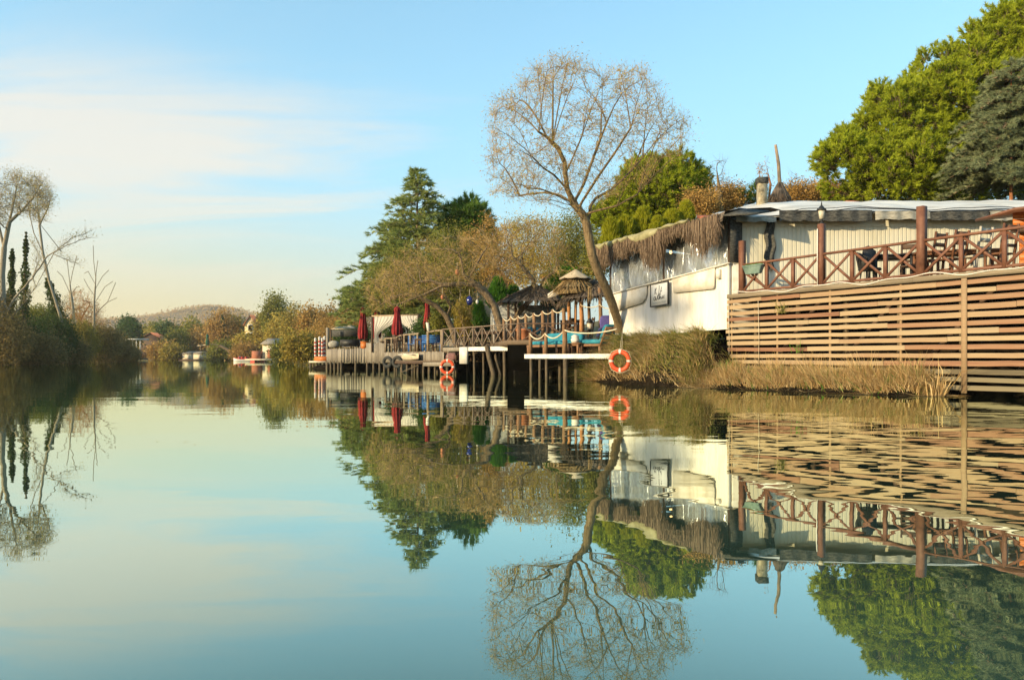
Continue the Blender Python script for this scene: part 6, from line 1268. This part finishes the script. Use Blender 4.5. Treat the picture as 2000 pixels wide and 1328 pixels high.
def clump(name, label, t_, n_, z_, n, L_, mat, seed, spread, w=.014):
    r = np.random.default_rng(seed); p = T(t_,n_,z_); o = thing(name, label, 'plant', p); m = MB(); d = nrm(EZ+r.normal(size=(n,3))*spread); l = L_*r.uniform(.5,1.1,(n,1)); P = p+r.normal(size=(n,3))*np.array([.07,.07,.01]); Q = P+d*l*.6; E = Q+nrm(d+np.concatenate([r.normal(size=(n,2))*.8,np.full((n,1),-.5)],1))*l*.4; s = nrm(np.cross(d, rdir(n,r)))*w/2
    V = np.stack([P-s,P+s,Q+s*.8,Q-s*.8,E],1); b = np.arange(n)[:,None]*5; m.add(V.reshape(-1,3), b+np.array([0,1,2,3])); m.Fs.append(b+np.array([3,2,4])); m.build('blades', M[mat], o); return o
clump('reed_clump', 'tall golden dry reed clump at the right end of the fringe, before the slats', tpx(1833,-.6), -.6, -.1, 34, 1.15, 'reed_dry', 150, .22, .022)
clump('slat_weed', 'feathery green weed growing through the upper slats', tpx(1527,-.12), -.12, 2.1, 34, .55, 'grass_green', 151, .55)
clump('slat_weed', 'small green weed sprouting between the lower slats', tpx(1560,-.12), -.15, 1.0, 14, .45, 'thuja_green', 152, .4)
clump('bank_weed', 'bright green weed tuft among the reeds at the left end of the slats', tpx(1420,-.9), -.9, .5, 30, .5, 'thuja_green', 153, .4)
clump('hut_weed', 'thin dry twiggy weed leaning on the white hut wall', tpx(1365,-.05), -.08, 1.7, 26, .6, 'reed_dry', 154, .5, .008)
clump('hut_weed', 'small dry weed at the bottom middle of the white hut wall', tpx(1320,-.05), -.08, 1.62, 16, .4, 'grass_green', 155, .5, .008)
# ================================================================ left bank
for k, (lb, e, Y, mt) in enumerate((
 ('big dark bush at the far left edge of the river, under the tall bare tree', [(-30,640,60,75,0),(10,665,45,50,-2)], 86, 'bush_leaf'),
 ('dark tangled bush between the two ivy clad trunks on the left bank', [(40,672,45,44,0)], 92, 'ivy'),
 ('low grey brown bush at the water below the tallest ivy column', [(75,688,40,28,0)], 90, 'bush_leaf'),
 ('dark green bramble mound at the foot of the leaning ivy trunk', [(98,660,42,36,0)], 100, 'ivy'),
 ('grey brown bush in front of the bramble mound', [(128,690,38,24,0)], 104, 'bush_leaf'),
 ('russet topped bush below the left broken pole tree', [(150,668,34,34,0)], 112, 'brown_leaf'),
 ('wide dark brown bush under the right broken pole tree', [(190,672,44,34,0)], 122, 'bush_leaf'),
 ('spreading brown bush second from the tip of the left bank', [(222,682,34,28,0)], 134, 'bush_leaf'),
 ('low bush at the very tip of the left bank beside the orange pavilion', [(246,693,20,16,0)], 142, 'bush_leaf'),
 ('olive thicket filling the gap behind the ivy clad trunks', [(70,630,40,26,0)], 112, 'olive_leaf'))):
    x = XX(e[0][0],Y); leafy('bank_bush', lb, 'bush', px_ells(e, Y), (x, Y, .3), 420, 46, .55, .26, .12, mt, 200+k, twig=.02, natt=60, shell=.45, tr=.1)
def ivied(label, pts, wid, Y, seed):
    r = np.random.default_rng(seed); P = np.array([W(a,b,Y) for a, b in pts]); k = np.linspace(0, len(P)-1, 40); Q = np.stack([np.interp(k, np.arange(len(P)), P[:,i]) for i in range(3)],1); wd_ = np.interp(k, np.arange(len(P)), wid)/F*Y/2
    t = thing('ivy_clad_tree', label, 'tree', Q[0]); MB().tube(Q, wd_*.22+.06, 8).build('trunk', M['bark'], t); n = 3600; i = r.integers(0, 40, n); lump = 1+.6*np.sin(i*.9+seed)*r.uniform(.4,1,n); c = Q[i]+rdir(n,r)*(wd_[i]*lump*r.uniform(.55,1.05,n))[:,None]*np.array([1,1,.9])
    m = MB(); cards(m, c, rdir(n,r)+np.array([0,0,-.4]), rdir(n,r), r.uniform(.15,.34,n), r.uniform(.12,.26,n)); m.build('ivy', M['ivy'], t)
ivied('shorter ivy clad trunk beside the tall bare tree at the left edge', [(16,700),(20,640),(23,560),(24,488)], [30,20,15,5], 88, 220)
ivied('tallest ivy clad trunk, a narrow dark green column', [(40,700),(46,630),(49,550),(51,455)], [44,27,17,4], 90, 221)
ivied('ivy covered stem leaning left below the slanting bare tree', [(124,660),(116,620),(104,580),(92,545)], [40,30,22,8], 102, 222)
bare('tall bare tree at the left edge with a long limb reaching right over the water', [[(10,705),(7,620),(4,540),(8,485),(18,435),(28,390),(34,355)],[(4,540),(-8,490),(-25,430)],[(8,485),(-5,430),(0,390)],[(18,435),(44,410),(66,385),(82,358)],[(7,640),(40,600),(70,560)]],
     [(-60,420),(-30,360),(10,340),(50,345),(80,362),(102,390),(98,420),(60,432),(20,420),(-20,450)], 86, 420, 230, 'pale_bark', (5200,.18,.07,'gold_leaf',.35), dep=5, tip=.022, maxr=.31, post=[([(7,620),(30,580),(62,545),(92,500),(130,480),(178,463)],.15),([(100,495),(125,505),(150,515)],.05),([(62,545),(72,520),(70,505)],.07),([(110,490),(140,465),(172,455)],.05)], step=.45, tw=(3,1.2,.014,-.5), trop=(0,0,.35), infl=8, kill=.75, name='bare_tree')
bare('slender slanting bare tree above the leaning ivy stem', [[(128,650),(112,600),(96,548),(84,495),(77,440),(73,395)],[(84,495),(66,455),(58,420)],[(96,548),(78,500),(60,470)],[(112,600),(126,590),(150,630)],[(77,440),(92,410),(100,385)]],
     [(50,430),(48,385),(70,350),(98,362),(104,400),(92,440)], 101, 130, 231, 'pale_bark', (2600,.18,.07,'gold_leaf',.35), dep=3, tip=.02, maxr=.17, step=.45, tw=(3,1.2,.013,-.5), trop=(0,0,.35), infl=8, kill=.7)
bare('left broken pole tree on the left bank, nearly branchless', [[(148,665),(142,600),(136,550),(131,508)],[(137,556),(142,530),(150,500)],[(140,580),(122,540),(112,530)],[(139,575),(150,560)]], [(0,0)], 113, 0, 232, 'pale_bark', None, tip=.05, maxr=.2, tw=None, name='dead_tree')
bare('right broken pole tree with thin bare side branches fanning right', [[(183,660),(184,590),(188,530),(191,509)],[(186,555),(172,530),(165,534)],[(187,545),(183,510),(182,480)],[(186,565),(200,540),(212,528)],[(185,592),(205,560),(220,550)],[(184,615),(210,590),(226,552)],[(210,590),(228,582)],[(186,580),(172,560),(164,545)]], [(0,0)], 121, 0, 233, 'pale_bark', None, tip=.05, maxr=.2, tw=None, name='dead_tree')
bare('hazy orange leafless tree behind the two broken pole trees', [[(158,670),(157,630),(155,600)],[(157,630),(140,600)],[(157,625),(175,595)]], [(118,640),(120,600),(140,570),(165,565),(190,590),(205,640)], 128, 260, 234, 'orange_log', (2600,.26,.1,'orange_leaf',.4), dep=5, tip=.025, maxr=.25, step=.5, tw=(3,1.3,.02,-.1), infl=9, kill=.9)
# ================================================================ far bank trees
FT = [ # label, px, ytop, width, Y, material, ybot
 ('round dark evergreen tree at the bend beyond the orange pavilion', 254, 636, 34, 236, 'green_leaf', 668),
 ('small dark pointed tree behind the round dark evergreen', 250, 626, 12, 300, 'green_leaf', 650),
 ('pale yellow tree right of the round dark evergreen', 288, 650, 44, 290, 'gold_leaf', 690),
 ('dark slanting evergreen above the brown cottage', 328, 634, 22, 270, 'green_leaf', 672),
 ('yellow green tree behind the brown cottage', 305, 636, 50, 300, 'olive_leaf', 680),
 ('olive tree right of the brown cottage', 345, 648, 44, 246, 'olive_leaf', 700),
 ('golden tree behind the cream boathouse, left', 366, 632, 40, 275, 'gold_leaf', 690),
 ('thin dark poplar above the cream boathouse', 377, 624, 8, 268, 'olive_leaf', 690),
 ('russet tree behind the cream boathouse, right', 392, 640, 46, 250, 'orange_leaf', 698),
 ('tall orange brown tree with an ivy dark trunk in the middle of the far bank', 434, 606, 62, 236, 'orange_leaf', 690),
 ('reddish tree just left of the ochre house', 460, 618, 36, 240, 'brown_leaf', 695),
 ('golden bush below the ochre house gable', 478, 655, 40, 222, 'gold_leaf', 698),
 ('golden weeping tree right of the ochre house', 546, 620, 44, 190, 'gold_leaf', 694),
 ('tall pale yellow green tree standing above its neighbours', 538, 570, 42, 205, 'olive_leaf', 660),
 ('brown rounded tree right of the ochre house roof', 522, 610, 44, 214, 'brown_leaf', 690),
 ('russet brown tree left of the striped poles, behind the shrub', 574, 596, 46, 170, 'brown_leaf', 690),
 ('bare grey orange tree behind the striped poles', 606, 598, 44, 130, 'orange_leaf', 690),
 ('orange brown tree between the striped poles and the dark fir', 644, 600, 44, 110, 'orange_leaf', 690),
 ('low sandy bush at the water right of the brown cottage', 318, 676, 44, 226, 'orange_leaf', 704),
 ('grey orange bush left of the small jetty', 338, 682, 30, 222, 'brown_leaf', 704),
 ('dry bush right of the cream boathouse at the water', 432, 678, 42, 218, 'olive_leaf', 703),
 ('orange bush behind the white motor boat', 480, 680, 44, 210, 'orange_leaf', 701),
 ('wide reddish brown waterside shrub left of the mooring dock', 588, 652, 66, 88, 'brown_leaf', 708),
 ('small olive shrub at the water right of the pale shed', 556, 672, 34, 140, 'olive_leaf', 703),
 ('distant brown tree in the gap below the hill, left', 270, 652, 40, 340, 'brown_leaf', 690),
 ('distant golden tree below the highest part of the hill', 410, 636, 44, 340, 'gold_leaf', 690)]
for k, (lb, px, yt, wpx, Y, mt, yb) in enumerate(FT):
    H = yb-yt; e = [(px, yt+H*.36, wpx*.42, H*.36, 0), (px-wpx*.18, yt+H*.58, wpx*.36, H*.36, 0), (px+wpx*.2, yt+H*.62, wpx*.34, H*.36, 0)]; sc = Y/200; low = yt > 645
    x = XX(px,Y); leafy('waterside_shrub' if low and H < 35 else 'far_tree', lb, 'shrub' if low and H < 35 else 'tree', px_ells(e, Y), (x, Y, max(.2,g_at(x,Y)-.2)), 200, 34, .75*sc+.15, .5*sc+.1, .24*sc+.05, mt, 300+k, 'pale_bark' if k % 3 else 'bark', .28*sc+.05, shell=.35, natt=70, twig=.04*sc+.01, tip=.03*sc+.01)
ivied('dark ivy swathed stem within the tall orange brown far tree', [(446,700),(440,670),(436,640),(434,615)], [22,16,9,4], 233, 260)
bare('thin bare tree leaning over the water beside the cream boathouse', [[(455,696),(445,683),(430,675),(415,672)],[(430,675),(420,684)]], [(0,0)], 214, 0, 261, 'bark', None, tip=.09, maxr=.4, tw=None, name='leaning_bare_tree')

# tree added on the near left bank, just outside the view, whose crown throws the soft patch of shade on the white hut
q_ = np.array([-52.0,-7.2,20.3]); leafy('added_shade_tree', 'tall sparse unseen tree, added on the left bank for shading the middle of the white hut wall', 'tree', [(q_,np.array([1.7,1.7,.85]))], (-52.5,-7.4,.5), 22, 24, .4, .4, .2, 'olive_leaf', 400, tr=.2, natt=24, twig=.02, tip=.02)

r = np.random.default_rng(500); n = 240; fx = np.concatenate([r.uniform(-10,9,n//2), r.normal(size=n//2)*3+3]); fy = np.concatenate([r.uniform(5,34,n//2), r.normal(size=n//2)*3.5+18]); k = river_sdf(fx,fy) < -2.5; n = int(k.sum())
C = np.stack([fx[k],fy[k],np.full(n,.006)],1); D = np.stack([r.normal(size=n),r.normal(size=n),np.zeros(n)],1); m = MB(); cards(m, C, D, np.tile(np.array([0,0,1.]),(n,1)), r.uniform(.03,.08,n), r.uniform(.015,.035,n)); tag(m.build('floating_leaves', M['willow_leaf']), 'tiny fallen leaves floating scattered on the calm river', 'leaves', kind='stuff')
